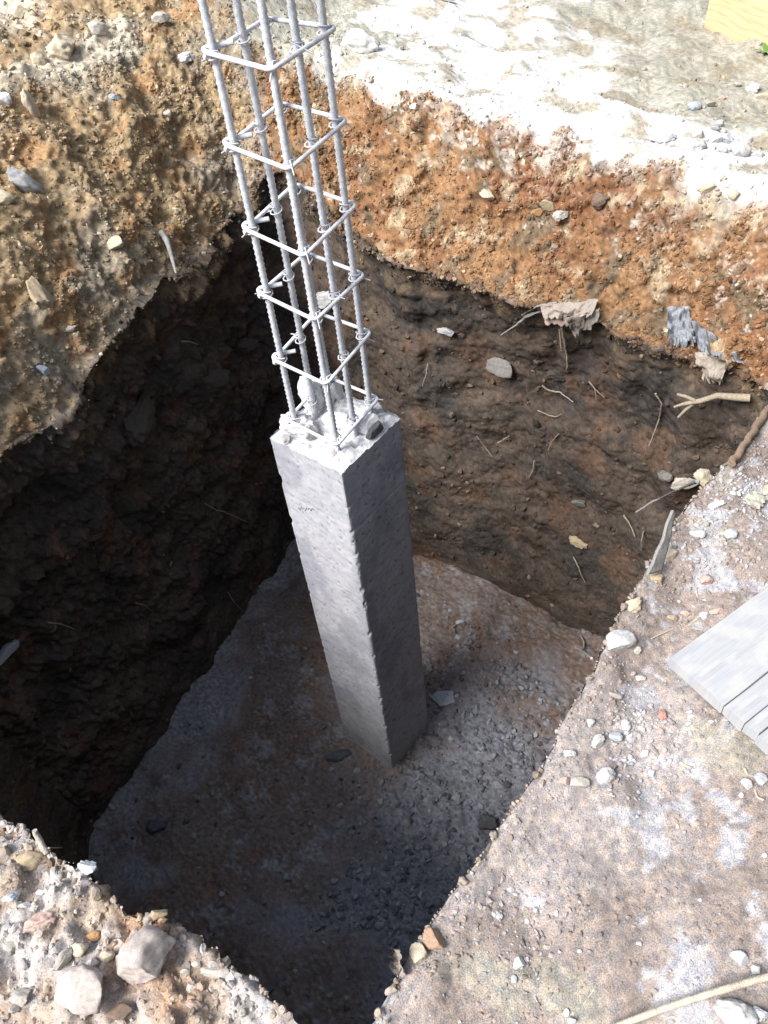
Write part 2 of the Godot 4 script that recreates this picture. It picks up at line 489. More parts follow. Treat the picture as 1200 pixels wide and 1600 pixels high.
	for part in 2:
		var r0 := 0 if part == 0 else WALL_ROWS - 1
		var r1 := WALL_ROWS if part == 0 else rows
		var nr := r1 - r0
		var v := PackedVector3Array(); var n := PackedVector3Array(); var c := PackedColorArray(); var idx := PackedInt32Array()
		for i in COLS:
			v.append_array(gp.slice(i * rows + r0, i * rows + r1))
			n.append_array(gn.slice(i * rows + r0, i * rows + r1))
			c.append_array(gc.slice(i * rows + r0, i * rows + r1))
		idx.resize(COLS * (nr - 1) * 6)
		var w := 0
		for i in COLS:
			var i1 := (i + 1) % COLS
			for r in nr - 1:
				var a := i * nr + r; var b := i1 * nr + r
				idx[w] = a; idx[w + 1] = b; idx[w + 2] = a + 1; idx[w + 3] = a + 1; idx[w + 4] = b; idx[w + 5] = b + 1
				w += 6
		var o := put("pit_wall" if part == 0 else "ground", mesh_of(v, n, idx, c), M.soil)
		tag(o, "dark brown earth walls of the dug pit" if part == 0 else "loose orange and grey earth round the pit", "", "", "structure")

func build_floor() -> void:
	var x0 := -1.42; var x1 := 1.22; var f0 := 0.08; var f1 := 2.78; var s := 0.0088
	var nc := int((x1 - x0) / s); fw = int((f1 - f0) / s)
	fp.resize(nc * fw)
	var c := PackedColorArray(); c.resize(nc * fw)
	for i in nc:
		for r in fw:
			var p := Vector3(x0 + i * s, FLOOR_Y, -(f0 + r * s))
			c[i * fw + r] = floor_color(p)
			var rub := smoothstep(0.75, 0.3, Vector2(p.x - 0.15, (-p.z - 1.0) * 0.8).length() + 0.4 * n_patch.get_noise_3dv(p))
			p.y += rub * (0.014 * n_lump.get_noise_3dv(p) - 0.010 * n_crumb.get_noise_3dv(p)) + n_low.get_noise_3dv(p) * 0.03 + n_mid.get_noise_3dv(p) * 0.012 - n_crumb.get_noise_3dv(p) * 0.004 + n_fine.get_noise_3dv(p) * 0.003 + (0.3 - absf(n_lump.get_noise_3dv(p))) * 0.008
			fp[i * fw + r] = p
	fn = normals_of(fp, nc, fw, false)
	for i in fn.size():
		if fn[i].y < 0: fn[i] = -fn[i]
	var idx := PackedInt32Array(); idx.resize((nc - 1) * (fw - 1) * 6)
	var w := 0
	for i in nc - 1:
		for r in fw - 1:
			var a := i * fw + r; var b := a + fw
			idx[w] = a; idx[w + 1] = a + 1; idx[w + 2] = b; idx[w + 3] = b; idx[w + 4] = a + 1; idx[w + 5] = b + 1
			w += 6
	tag(put("pit_floor", mesh_of(fp, fn, idx, c), M.soil), "damp brown and grey floor of the pit", "", "", "structure")

# ------------------------------------------------------------------ the column and its cage
func grid_face(st: Array, cols: PackedColorArray, o: Vector3, u: Vector3, v: Vector3, nu: int, nv: int, nrm: Vector3) -> void:
	var base: int = st[0].size()
	var h := 0.118
	for i in nu + 1:
		for j in nv + 1:
			var p := o + u * (float(i) / nu) + v * (float(j) / nv)
			var e := minf(float(i) / nu, 1.0 - float(i) / nu) * u.length()        # distance to the arris
			var q := p
			var chip := smoothstep(0.12, 0.55, n_mid.get_noise_3dv(p * 2.2 + Vector3(5, 5, 5)) + 0.4 * n_fine.get_noise_3dv(p * 0.6)) * 0.006 * smoothstep(0.012, 0.0, e)
			var cx := Vector3(p.x, 0, p.z).normalized()
			q -= cx * (chip + 0.003 * smoothstep(0.006, 0.0, e))
			q += nrm * (n_mid.get_noise_3dv(p * 0.6) * 0.0022 + n_fine.get_noise_3dv(p * 0.7) * 0.0006) * smoothstep(0.0, 0.01, e)
			# air holes
			var hole := smoothstep(0.60, 0.70, n_fine.get_noise_3dv(p * 0.8 + nrm * 3.0)) * smoothstep(0.0, 0.02, e)
			q -= nrm * 0.0025 * hole
			# faint board marks left by the shuttering
			q -= nrm * 0.0012 * smoothstep(0.004, 0.0, absf(fposmod(p.y + 0.02 * nrm.x, 0.31) - 0.15)) * smoothstep(0.0, 0.02, e)
			if j == nv: q.y += n_fine.get_noise_3dv(p * 0.6) * 0.006
			st[0].append(q)
			var s := n_patch.get_noise_3d(p.x * 2.0 + 3.0, p.y * 1.4, p.z * 2.0)
			var k := n_patch2.get_noise_3d(p.x * 1.6 + nrm.x * 5.0, p.y * 3.0, p.z * 1.6)
			var f2 := n_fine.get_noise_3dv(p * 0.8 + nrm * 3.0)
			var c := lerp3(Vector3(1, 1, 1), Vector3(0.78, 0.78, 0.81), smoothstep(0.0, 0.35, s))
			c = lerp3(c, Vector3(0.72, 0.71, 0.72), smoothstep(0.25, 0.55, k) * 0.6)
			c = lerp3(c, Vector3(0.40, 0.39, 0.40), smoothstep(0.52, 0.66, f2) * 0.7)
			cols.append(Color(c.x, c.y, c.z))
	for i in nu + 1:
		for j in nv + 1:
			var a: Vector3 = st[0][base + mini(i + 1, nu) * (nv + 1) + j] - st[0][base + maxi(i - 1, 0) * (nv + 1) + j]
			var b: Vector3 = st[0][base + i * (nv + 1) + mini(j + 1, nv)] - st[0][base + i * (nv + 1) + maxi(j - 1, 0)]
			var n := a.cross(b).normalized()
			if n.dot(nrm) < 0: n = -n
			st[1].append(n)
	for i in nu:
		for j in nv:
			var a := base + i * (nv + 1) + j
			var b := a + nv + 1
			if u.cross(v).dot(nrm) > 0: st[2].append_array([a, a + 1, b, b, a + 1, b + 1])
			else: st[2].append_array([a, b, a + 1, a + 1, b, b + 1])

func top_height(x: float, z: float) -> float:
	var e := 0.118 - maxf(absf(x), absf(z))
	var p := Vector3(x, 2.0, z)
	return (n_mid.get_noise_3dv(p * 1.6) * 0.011 + n_fine.get_noise_3dv(p) * 0.004 + 0.004) * smoothstep(0.0, 0.02, e) + 0.001 - 0.004 * smoothstep(0.012, 0.0, e)

func build_column() -> void:
	var h := 0.118; var tall := 1.583
	var root := thing("concrete_column", "square grey concrete column with a white steel rebar cage rising from its top", "column", Vector3(-0.0945, FLOOR_Y, -1.5335))
	root.rotation.y = deg_to_rad(-42.8)
	var st: Array = [PackedVector3Array(), PackedVector3Array(), PackedInt32Array()]
	var cols := PackedColorArray()
	var up := Vector3(0, tall + 0.06, 0)
	var lo := -0.06
	grid_face(st, cols, Vector3(-h, lo, h), Vector3(2 * h, 0, 0), up, 56, 300, Vector3(0, 0, 1))
	grid_face(st, cols, Vector3(h, lo, h), Vector3(0, 0, -2 * h), up, 56, 300, Vector3(1, 0, 0))
	grid_face(st, cols, Vector3(h, lo, -h), Vector3(-2 * h, 0, 0), up, 56, 300, Vector3(0, 0, -1))
	grid_face(st, cols, Vector3(-h, lo, -h), Vector3(0, 0, 2 * h), up, 56, 300, Vector3(-1, 0, 0))
	put("shaft", mesh_of(st[0], st[1], st[2], cols), M.concrete, root)
	# a scribbled mark on the left face
	var mk: Array = []; var mr: Array = []
	for k in 19:
		var t := k / 18.0
		mk.append(Vector3(lerpf(-0.071, -0.006, t), lerpf(1.352, 1.386, t) + 0.006 * sin(k * 2.1) + 0.003 * sin(k * 5.3), h + 0.0004)); mr.append(0.0008 + 0.0004 * sin(k * 1.7))
	put("scribbled_mark", tube(mk, mr, 5), plain(0.16, 0.155, 0.17), root)
	# rough unfinished top
	var n := 64
	var v := PackedVector3Array(); var idx := PackedInt32Array(); var tc := PackedColorArray()
	for i in n + 1:
		for j in n + 1:
			var x := lerpf(-h, h, float(i) / n) * 0.994; var z := lerpf(-h, h, float(j) / n) * 0.994
			v.append(Vector3(x, tall + top_height(x, z), z))
			var t := smoothstep(0.1, 0.5, n_patch2.get_noise_3d(x * 2.0, 9.0, z * 2.0))
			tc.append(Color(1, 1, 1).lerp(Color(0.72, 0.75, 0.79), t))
	for i in n:
		for j in n:
			var a := i * (n + 1) + j
			idx.append_array([a, a + n + 1, a + 1, a + 1, a + n + 1, a + n + 2])
	var nn := normals_of(v, n + 1, n + 1, false)
	for i in nn.size():
		if nn[i].y < 0: nn[i] = -nn[i]
	put("rough_top", mesh_of(v, nn, idx, tc), M.concrete_top, root)
	# six ribbed bars
	var rb := 0.0083
	var c := 0.066
	var bars := [Vector3(-c, 0, c), Vector3(-c, 0, 0), Vector3(-c, 0, -c), Vector3(c, 0, c), Vector3(c, 0, 0), Vector3(c, 0, -c)]
	var lean := [Vector3(-0.004, 0, 0.004), Vector3(0.006, 0, -0.002), Vector3(0.0, 0, 0.005), Vector3(0.003, 0, 0.004), Vector3(-0.004, 0, 0.0), Vector3(0.0, 0, -0.004)]
	for b in 6:
		var pts: Array = []; var rad: Array = []
		var y := tall - 0.06
		var k := 0
		while y < tall + 1.46:
			var t := (y - tall) / 1.46
			var w: Vector3 = bars[b] + lean[b] * t + Vector3(sin(t * 5.0 + b), 0, cos(t * 4.0 + b * 2)) * 0.0015
			pts.append(w + Vector3(0, y, 0)); rad.append(rb * (1.0 if k % 3 == 0 else 0.80))
			y += 0.0042; k += 1
		put("rebar", tube(pts, rad, 10), M.steel, root)
	# stirrups, each bound to the bars with wire
	var ys := [0.058, 0.244, 0.404, 0.555, 0.719, 0.873, 1.03, 1.185, 1.34]
	for s in ys.size():
		var y0: float = tall + ys[s]
		var e := 0.0825; var r := 0.012
		var tilt := Vector3(rng.randf_range(-0.04, 0.04), 0, [-0.16, -0.22, -0.10, -0.17, -0.14, -0.08, -0.12, -0.05, -0.1][s])
		var pts: Array = []; var rad: Array = []
		var cs := [Vector3(-e, 0, -e), Vector3(e, 0, -e), Vector3(e, 0, e), Vector3(-e, 0, e)]
		for q in 4:
			var cc: Vector3 = cs[(q + 3) % 4]
			var inn := Vector3(signf(cc.x), 0, signf(cc.z))
			for m in 5:
				# round each corner about its own centre
				var a0 := atan2(inn.z, inn.x)
				var ang := a0 - PI / 4 + PI / 2 * m / 4.0
				var p: Vector3 = cc - inn * r + Vector3(cos(ang), 0, sin(ang)) * r
				p.y = y0 + p.x * tilt.x + p.z * tilt.z
				pts.append(p); rad.append(0.0043)
		pts.append(pts[0] + Vector3(0, 0.009, 0)); rad.append(0.0043)
		pts.append(pts[1] + Vector3(0, 0.011, 0)); rad.append(0.0043)
		pts.append(pts[2] + Vector3(0.0, 0.012, 0)); rad.append(0.0043)
		pts.append(pts[3] + Vector3(0, 0.011, 0)); rad.append(0.0043)
		var hook: Vector3 = pts[4] + Vector3(0, 0.011, 0)
		pts.append(hook); rad.append(0.0043)
		pts.append(hook + Vector3(-hook.x, 0, -hook.z) * 0.45 + Vector3(0, 0.004, 0)); rad.append(0.005)
		var o := put("stirrup", tube(pts, rad, 8), M.tie, root)
		for b in 6:
			var w: Vector3 = bars[b] + lean[b] * ys[s] / 1.46
			var yy: float = y0 + w.x * tilt.x + w.z * tilt.z
			var kp: Array = []; var kr: Array = []
			for m in 15:
				var ang2 := TAU * 1.6 * m / 14.0 + b
				kp.append(Vector3(w.x + cos(ang2) * 0.0125, yy + 0.008 * sin(ang2 * 0.5 + 0.6) + 0.003, w.z + sin(ang2) * 0.0125)); kr.append(0.0017)
			var out := Vector3(w.x, 0, w.z).normalized()
			kp.append(Vector3(w.x, yy - 0.004, w.z) + out * 0.024 + Vector3(rng.randf_range(-0.012, 0.012), rng.randf_range(-0.02, 0.008), 0)); kr.append(0.0014)
			put("binding_wire", tube(kp, kr, 5), M.wire, o)

# ------------------------------------------------------------------ wood
# a board along x with slightly rounded edges, worn end and wavy faces; origin at the middle of its near end's foot
func board_mesh(length: float, thick: float, width: float, seed_: int) -> ArrayMesh:
	var nz := noise(FastNoiseLite.TYPE_SIMPLEX, 9.0, 2, seed_)
	var prof: Array = []
	var b := 0.0015
	var hw := width / 2
	for q in [[-hw, b], [-hw, thick - b], [-hw + b, thick], [-hw * 0.5, thick], [0.0, thick], [hw * 0.5, thick], [hw - b, thick], [hw, thick - b], [hw, b], [hw - b, 0.0], [-hw + b, 0.0]]:
		prof.append(Vector2(q[0], q[1]))
	var np := prof.size(); var ns := 40
	var v := PackedVector3Array(); var n := PackedVector3Array(); var idx := PackedInt32Array(); var uv := PackedVector2Array()
	for i in ns + 1:
		var x := length * i / ns
		for j in np:
			var p := Vector3(x, prof[j].y, prof[j].x)
			if i == 0: p.x += 0.002 * nz.get_noise_2d(p.z * 3.0, p.y * 3.0)
			p.y += 0.003 * nz.get_noise_2d(x, p.z) + 0.0015 * nz.get_noise_2d(x * 3.0, p.z * 5.0 + 4.0)
			v.append(p)
			var a: Vector2 = prof[(j + np - 1) % np]; var c: Vector2 = prof[(j + 1) % np]
			var t := c - a
			n.append(Vector3(0, t.x, -t.y).normalized() if true else Vector3.UP)
			uv.append(Vector2(x, prof[j].x))
	for i in ns:
		for j in np:
			var a2 := i * np + j; var b2 := i * np + (j + 1) % np
			idx.append_array([a2, a2 + np, b2, b2, a2 + np, b2 + np])
	for e in 2:
		var base := v.size()
		var i0 := 0 if e == 0 else ns * np
		var dn := Vector3(-1 if e == 0 else 1, 0, 0)
		for j in np:
			v.append(v[i0 + j]); n.append(dn); uv.append(Vector2(prof[j].y * 0.3, prof[j].x))
		for j in range(1, np - 1):
			if e == 0: idx.append_array([base, base + j, base + j + 1])
			else: idx.append_array([base, base + j + 1, base + j])
	return mesh_of(v, n, idx, PackedColorArray(), uv)

func wood_material(a: Vector3, b: Vector3, rings: float, fig: float, seed_: int, stain: float, stain_col: Vector3) -> StandardMaterial3D:
	var w := 1024; var h := 256
	var n1 := noise(FastNoiseLite.TYPE_SIMPLEX, 0.006, 3, seed_)
	var n2 := noise(FastNoiseLite.TYPE_SIMPLEX, 0.05, 2, seed_ + 1)
	var n3 := noise(FastNoiseLite.TYPE_SIMPLEX, 0.012, 3, seed_ + 2)
	var im := Image.create(w, h, false, Image.FORMAT_RGB8)
	var bump := Image.create(w, h, false, Image.FORMAT_RGB8)
	for x in w:
		for y in h:
			var g := 0.5 + 0.5 * sin(y * rings + n1.get_noise_2d(x * 0.25, y * 1.2) * 4.0)
			g = pow(g, 2.0)
			var f := n2.get_noise_2d(x * 0.12, y * 2.6)
			var k := clampf(g * fig + f * 0.35 + 0.15, 0.0, 1.0)
			var c := lerp3(a, b, k)
			c = lerp3(c, stain_col, smoothstep(-0.3, 0.5, n3.get_noise_2d(x * 0.6, y * 1.2)) * stain)
			im.set_pixel(x, y, Color(c.x, c.y, c.z).linear_to_srgb())
			var q := 0.5 - 0.25 * g + 0.35 * f
			bump.set_pixel(x, y, Color(q, q, q))
	bump.bump_map_to_normal_map(3.0)
	im.generate_mipmaps(); bump.generate_mipmaps()
	var m := StandardMaterial3D.new()
	m.albedo_texture = ImageTexture.create_from_image(im)
	m.normal_enabled = true
	m.normal_texture = ImageTexture.create_from_image(bump)
	m.normal_scale = 0.25
	m.roughness = 0.85
	m.metallic_specular = 0.25
	m.uv1_scale = Vector3(1.6, 5.0, 1)
	return m

func build_wood() -> void:
	var grey := wood_material(Vector3(0.34, 0.35, 0.37), Vector3(0.27, 0.275, 0.29), 0.05, 0.25, 71, 0.7, Vector3(0.39, 0.39, 0.375))
	var d := Vector3(0.234, 0, -0.128).normalized()       # along the boards
	var a := Vector3(0.094, 0, 0.21).normalized()         # across them, towards the camera
	var y := land(0.55, 0.62) + 0.052
	var root := thing("formwork_panel", "weathered grey wooden boards lying on the bank at the right edge", "wooden panel", Vector3(0.455, y, -0.716))
	root.basis = Basis(d, Vector3.UP, d.cross(Vector3.UP)).orthonormalized()
	var at := 0.0
	var widths := [0.116, 0.040, 0.025, 0.026, 0.115]
	for i in widths.size():
		var w: float = widths[i]
		var o := put("board", board_mesh(1.15, 0.026, w - 0.0009, 80 + i), grey, root)
		o.position = Vector3([0.0, 0.001, 0.003, 0.001, -0.002][i], [0.0, -0.0015, -0.0005, -0.001, 0.0][i], at + w / 2)
		at += w
	for x in [0.28, 0.95]:
		var o2 := put("batten", board_mesh(at - 0.06, 0.03, 0.06, 91), grey, root)
		o2.rotation.y = -PI / 2
		o2.position = Vector3(x, -0.0305, 0.03)
	# pale sawn plank standing on edge on the far ground
	var fresh := wood_material(Vector3(0.60, 0.44, 0.27), Vector3(0.42, 0.28, 0.15), 0.22, 0.42, 75, 0.3, Vector3(0.58, 0.42, 0.24))
	var p := thing("sawn_plank", "yellow sawn plank standing on edge at the far right corner", "plank", Vector3(1.41, land(1.42, 3.1) - 0.012, -3.21))
	var dir := Vector3(0.085, 0, 0.297).normalized()
	p.basis = Basis(dir, dir.cross(Vector3.UP) * -1.0, Vector3.UP).orthonormalized()
	var pb := put("plank_body", board_mesh(1.25, 0.045, 0.24, 95), fresh, p)
	pb.position = Vector3(0, -0.0225, 0.12)
	if p.basis.determinant() < 0: print("bad basis")

# ------------------------------------------------------------------ loose things
func stone_mat(c: Vector3) -> StandardMaterial3D:
	var key := "stone%s" % c
	if not M.has(key):
		M[key] = textured(c.x * 1.2, c.y * 1.2, c.z * 1.2, M.g2, M.r1, 0.55, 0.7, 0.92)
	return M[key]

# name, label, category, group, place, long axis, outward, size (long, high, across), colour, shape
func stone(called: String, label: String, category: String, group: String, at: Vector3, along: Vector3, out: Vector3, size: Vector3, c: Vector3, shape: int) -> void:
	var o := put(called, rocks[shape % rocks.size()], stone_mat(c))
	tag(o, label, category, group)
	var x := (along - out * along.dot(out)).normalized()
	var b := Basis(x, out, x.cross(out)).orthonormalized()
	o.transform = Transform3D(b * Basis.from_scale(size * 0.58), at - out * size.y * 0.12)

func twig(called: String, label: String, category: String, group: String, pts: Array, r0: float, r1: float, mat: Material, forks: Array = []) -> void:
	# smooth the line and give it knots
	var c := Curve3D.new()
	for i in pts.size():
		var a: Vector3 = pts[maxi(i - 1, 0)]; var b: Vector3 = pts[mini(i + 1, pts.size() - 1)]
		var t: Vector3 = (b - a) / 6.0
		c.add_point(pts[i] - pts[0], -t, t)
	var q: Array = []; var rad: Array = []
	var n := maxi(8, int(c.get_baked_length() / maxf(r0 * 1.8, 0.004)))
	n = mini(n, 60)
	for i in n + 1:
		var k := float(i) / n
		var p := c.sample_baked(c.get_baked_length() * k)
		var w: Vector3 = pts[0] + p
		q.append(p + Vector3(n_mid.get_noise_3dv(w * 4.0), n_mid.get_noise_3dv(w * 4.0 + Vector3(9, 0, 0)), n_mid.get_noise_3dv(w * 4.0 + Vector3(0, 9, 0))) * r0 * (0.06 if called == "cane" else 0.5))
		rad.append(lerpf(r0, r1, k) * (1.0 + (0.04 if called == "cane" else 0.2) * n_mid.get_noise_3dv(w * 1.5)))
	if forks.is_empty():
		var o := put(called, tube(q, rad, 7), mat)
		o.position = pts[0]
		tag(o, label, category, group)
		return
	var root := thing(called, label, category, pts[0], group)
	put("stem", tube(q, rad, 8), mat, root)
	for f in forks:
		put("side_shoot", tube([f[0] - pts[0], lerp3(f[0], f[1], 0.5) - pts[0] + Vector3(0, 0.003, 0), f[1] - pts[0]], [r1 * 0.9, r1 * 0.75, r1 * 0.55], 7), mat, root)

# a thin crumpled or splintered sheet spanned over four corners, with real thickness
func sheet_mesh(c: Array, nu: int, nv: int, wav: float, freq: float, thick: float, ragged: float, seed_: int) -> ArrayMesh:
	var nz := noise(FastNoiseLite.TYPE_SIMPLEX, freq, 3, seed_)
	var o: Vector3 = c[0]
	var nrm: Vector3 = (c[1] - c[0]).cross(c[3] - c[0]).normalized()
	var v := PackedVector3Array()
	for side in 2:
		for i in nu + 1:
			for j in nv + 1:
				var s := float(i) / nu; var t := float(j) / nv
				if ragged > 0.0:
					var rg := nz.get_noise_2d(s * 60.0 / freq * 2.0, 3.0) * ragged
					t = clampf(t, 0.0, 1.0) * (1.0 - maxf(0.0, rg + ragged * 0.4))
				var p: Vector3 = lerp3(lerp3(c[0], c[1], s), lerp3(c[3], c[2], s), t)
				p += nrm * nz.get_noise_3dv(p) * wav
				v.append(p - o + nrm * (thick if side == 0 else 0.0))
	var half := (nu + 1) * (nv + 1)
	var n := PackedVector3Array(); n.resize(v.size())
	var idx := PackedInt32Array()
	for i in nu:
		for j in nv:
			var a := i * (nv + 1) + j; var b := a + nv + 1
			idx.append_array([a, a + 1, b, b, a + 1, b + 1])
			idx.append_array([a + half, b + half, a + 1 + half, b + half, b + 1 + half, a + 1 + half])
	for i in nu:
		for j in [0, nv]:
			var a: int = i * (nv + 1) + j; var b: int = a + nv + 1
			if j == 0: idx.append_array([a, b, a + half, b, b + half, a + half])
			else: idx.append_array([a, a + half, b, b, a + half, b + half])
	for j in nv:
		for i in [0, nu]:
			var a: int = i * (nv + 1) + j; var b: int = a + 1
			if i == 0: idx.append_array([a, a + half, b, b, a + half, b + half])
			else: idx.append_array([a, b, a + half, b, b + half, a + half])
	for k in idx.size() / 3:
		var f := (v[idx[k * 3 + 2]] - v[idx[k * 3]]).cross(v[idx[k * 3 + 1]] - v[idx[k * 3]])
		for e in 3: n[idx[k * 3 + e]] += f
	for k in n.size(): n[k] = n[k].normalized()
	return mesh_of(v, n, idx)

func scatter(called: String, label: String, count: int, pick: Callable, mesh: Mesh, mat: Material) -> void:
	var xf: Array = []; var cl: Array = []
	var tries := 0
	while xf.size() < count and tries < count * 60:
		tries += 1
		var got = pick.call()
		if got == null: continue
		xf.append(got[0]); cl.append(got[1])
	var mm := MultiMesh.new()
	mm.transform_format = MultiMesh.TRANSFORM_3D
	mm.use_colors = true
	mm.mesh = mesh
	mm.instance_count = xf.size()
	for i in xf.size():
		mm.set_instance_transform(i, xf[i]); mm.set_instance_color(i, cl[i])
	var o := MultiMeshInstance3D.new()
	o.name = called
	o.multimesh = mm
	o.material_override = mat
	add_child(o)
	tag(o, label, "", "", "stuff")

func crumb_at(p: Vector3, n: Vector3, size: float, flat: float, sink: float) -> Transform3D:
	var b := Basis(Vector3(rng.randfn(), rng.randfn(), rng.randfn()).normalized(), rng.randf() * TAU)
	var s := Vector3(rng.randf_range(0.7, 1.3), rng.randf_range(0.55, 1.0) * flat, rng.randf_range(0.7, 1.3)) * size
	return Transform3D(b * Basis.from_scale(s), p + n * size * sink)

func size_pow(lo: float, hi: float, k := 2.6) -> float: return lo + (hi - lo) * pow(rng.randf(), k)

func tinted(c: Color, k: float, pale: Color, share: float) -> Color:
	if rng.randf() < share: c = c.lerp(pale, rng.randf_range(0.4, 0.9))
	var m := rng.randf_range(1.0 - k, 1.0 + k)
	return Color(minf(c.r * m, 0.92), minf(c.g * m, 0.92), minf(c.b * m, 0.92))

func build_loose() -> void:
	var small := rock_mesh(501, 1, 9, 0.14, true)
	var small2 := rock_mesh(502, 1, 8, 0.2, true)
	var last := WALL_ROWS + NEAR_ROWS + 75
	# each draws one spot on the built surface and keeps it if it lies in its own area
	scatter("spoil_crumbs", "loose tan crumbs of earth on the left heap", 42000, func():
		var i := rng.randi() % COLS; var r := rng.randi_range(WALL_ROWS - 10, last)
		var p := gp[i * rows + r]
		var w := side_of(p.x, -p.z)
		if w[0] < 0.5 or -p.z > 5.5: return null
		if rng.randf() > 0.25 + 1.3 * smoothstep(-0.15, 0.35, n_patch.get_noise_3dv(p * 1.7)): return null
		var far := smoothstep(0.3, 1.1, past_left(p.x, -p.z))
		var s := size_pow(0.0015, 0.010 + 0.014 * far, 3.6)
		return [crumb_at(p, gn[i * rows + r], s, 0.9, 0.25), tinted(gc[i * rows + r], 0.35, Color(0.72, 0.66, 0.55), 0.10 + 0.25 * far)], small, M.crumb)
	scatter("slope_crumbs", "loose orange crumbs of earth on the far cut slope", 26000, func():
		var i := rng.randi() % COLS; var r := rng.randi_range(WALL_ROWS - 8, WALL_ROWS + NEAR_ROWS)
		var p := gp[i * rows + r]
		var w := side_of(p.x, -p.z)
		if w[1] < 0.4 or w[2] > 0.7: return null
		if rng.randf() > 0.25 + 1.3 * smoothstep(-0.15, 0.35, n_patch.get_noise_3dv(p * 1.9)): return null
		return [crumb_at(p, gn[i * rows + r], size_pow(0.0015, 0.0095, 3.4), 0.9, 0.25), tinted(gc[i * rows + r], 0.4, Color(0.52, 0.40, 0.27), 0.09)], small2, M.crumb)
	scatter("bank_gravel", "fine grit and gravel trodden into the right bank", 16000, func():
		var i := rng.randi() % COLS; var r := rng.randi_range(WALL_ROWS - 2, WALL_ROWS + NEAR_ROWS + 16)
		var p := gp[i * rows + r]
		var w := side_of(p.x, -p.z)
		if w[1] > 0.5 or w[0] > 0.5 or w[4] > 0.5 or past_back(p.x, -p.z) > 0.05: return null
		# thick where mortar was spilt and on the upper bank, thin on the trodden middle
		var spill := maxf(smoothstep(0.16, 0.02, Vector2(p.x - 0.40, p.z + 0.62).length()), smoothstep(0.34, 0.08, Vector2(p.x - 0.72, p.z + 1.08).length()))
		spill = maxf(spill, smoothstep(0.14, 0.0, Vector2(p.x - 0.12, p.z + 0.36).length()) * 0.8)
		if rng.randf() > 0.16 + 0.9 * spill + 0.5 * smoothstep(0.1, 0.4, n_patch2.get_noise_3dv(p * 0.5)): return null
		return [crumb_at(p, gn[i * rows + r], size_pow(0.0008, 0.005 + 0.003 * spill, 3.6), 0.8, 0.1), tinted(gc[i * rows + r], 0.2, Color(0.66, 0.66, 0.70), 0.10 + 0.5 * spill)], small, M.crumb)
	scatter("rim_crumbs", "crumbs of dry earth along the rim of the near banks", 2200, func():
		var i := rng.randi() % COLS; var r := WALL_ROWS + int(rng.randfn() * 5.0)
		var p := gp[i * rows + r]
		if past_back(p.x, -p.z) > -0.2 or past_left(p.x, -p.z) > -0.25: return null
		var c := Color(0.46, 0.36, 0.27).lerp(gc[i * rows + WALL_ROWS + 6], rng.randf())
		return [crumb_at(p, gn[i * rows + r], size_pow(0.001, 0.008, 4.0), 0.9, 0.2), tinted(c, 0.3, Color(0.6, 0.56, 0.5), 0.1)], small2, M.crumb)
	scatter("front_gravel", "crumbly pinkish earth and grit on the front left heap", 14000, func():
		var i := rng.randi() % COLS; var r := rng.randi_range(WALL_ROWS - 3, WALL_ROWS + NEAR_ROWS)
		var p := gp[i * rows + r]
		if side_of(p.x, -p.z)[4] < 0.5: return null
		return [crumb_at(p, gn[i * rows + r], size_pow(0.0012, 0.011, 3.4), 0.85, 0.25), tinted(gc[i * rows + r], 0.35, Color(0.70, 0.66, 0.62), 0.22)], small2, M.crumb)
	scatter("far_gravel", "grit and small pale stones on the far ground", 6000, func():
		var i := rng.randi() % COLS; var r := rng.randi_range(WALL_ROWS + 20, last + 20)
		var p := gp[i * rows + r]
		var w := side_of(p.x, -p.z)
		if w[2] < 0.5 or w[0] > 0.5 or -p.z > 6.0: return null
		return [crumb_at(p, gn[i * rows + r], size_pow(0.002, 0.012, 3.6), 0.8, 0.1), tinted(gc[i * rows + r], 0.12, Color(0.6, 0.56, 0.5), 0.15)], small, M.crumb)
	scatter("wall_crumbs", "dark clods clinging to the pit walls", 9000, func():
		var i := rng.randi() % COLS; var r := rng.randi_range(6, WALL_ROWS - 1)
		var p := gp[i * rows + r]
		if p.x > 0.3 and -p.z < 1.5: return null
		return [crumb_at(p, gn[i * rows + r], size_pow(0.002, 0.015, 4.0), 0.9, 0.2), tinted(gc[i * rows + r], 0.4, Color(0.3, 0.25, 0.2), 0.06)], small2, M.crumb)
	var dull := Color(0.30, 0.31, 0.345)
	scatter("floor_gravel", "wet grey gravel and crumbs strewn on the pit floor", 8000, func():
		var k := rng.randi() % fp.size()
		var p := fp[k]
		var g := Vector2(p.x - 0.15, (-p.z - 1.0) * 0.8).length() + 0.5 * n_patch.get_noise_3dv(p)
		if rng.randf() > smoothstep(0.75, 0.2, g) + 0.06: return null
		return [crumb_at(p, fn[k], size_pow(0.0025, 0.016, 3.0), 0.8, 0.06), tinted(floor_color(p).lerp(dull, 0.5), 0.5, Color(0.46, 0.48, 0.54), 0.2)], small, M.crumb)
	var straw := tube([Vector3(-0.5, 0, 0), Vector3(-0.15, 0.02, 0.03), Vector3(0.2, 0.0, -0.02), Vector3(0.5, 0.03, 0.03)], [0.022, 0.03, 0.028, 0.02], 5)
	scatter("straw_bits", "short dry straw and rootlets littering the banks", 420, func():
		var i := rng.randi() % COLS; var r := rng.randi_range(WALL_ROWS, WALL_ROWS + NEAR_ROWS)
		var p := gp[i * rows + r]
		if past_back(p.x, -p.z) > 0.1: return null
		var n := gn[i * rows + r]
		var x := n.cross(Vector3(rng.randfn(), rng.randfn(), rng.randfn())).normalized()
		var s := size_pow(0.008, 0.035, 2.0)
		var c := Color(0.46, 0.38, 0.27).lerp(Color(0.62, 0.57, 0.48), rng.randf())
		return [Transform3D(Basis(x * s, n * s, x.cross(n) * s), p + n * 0.002), c], straw, M.crumb)

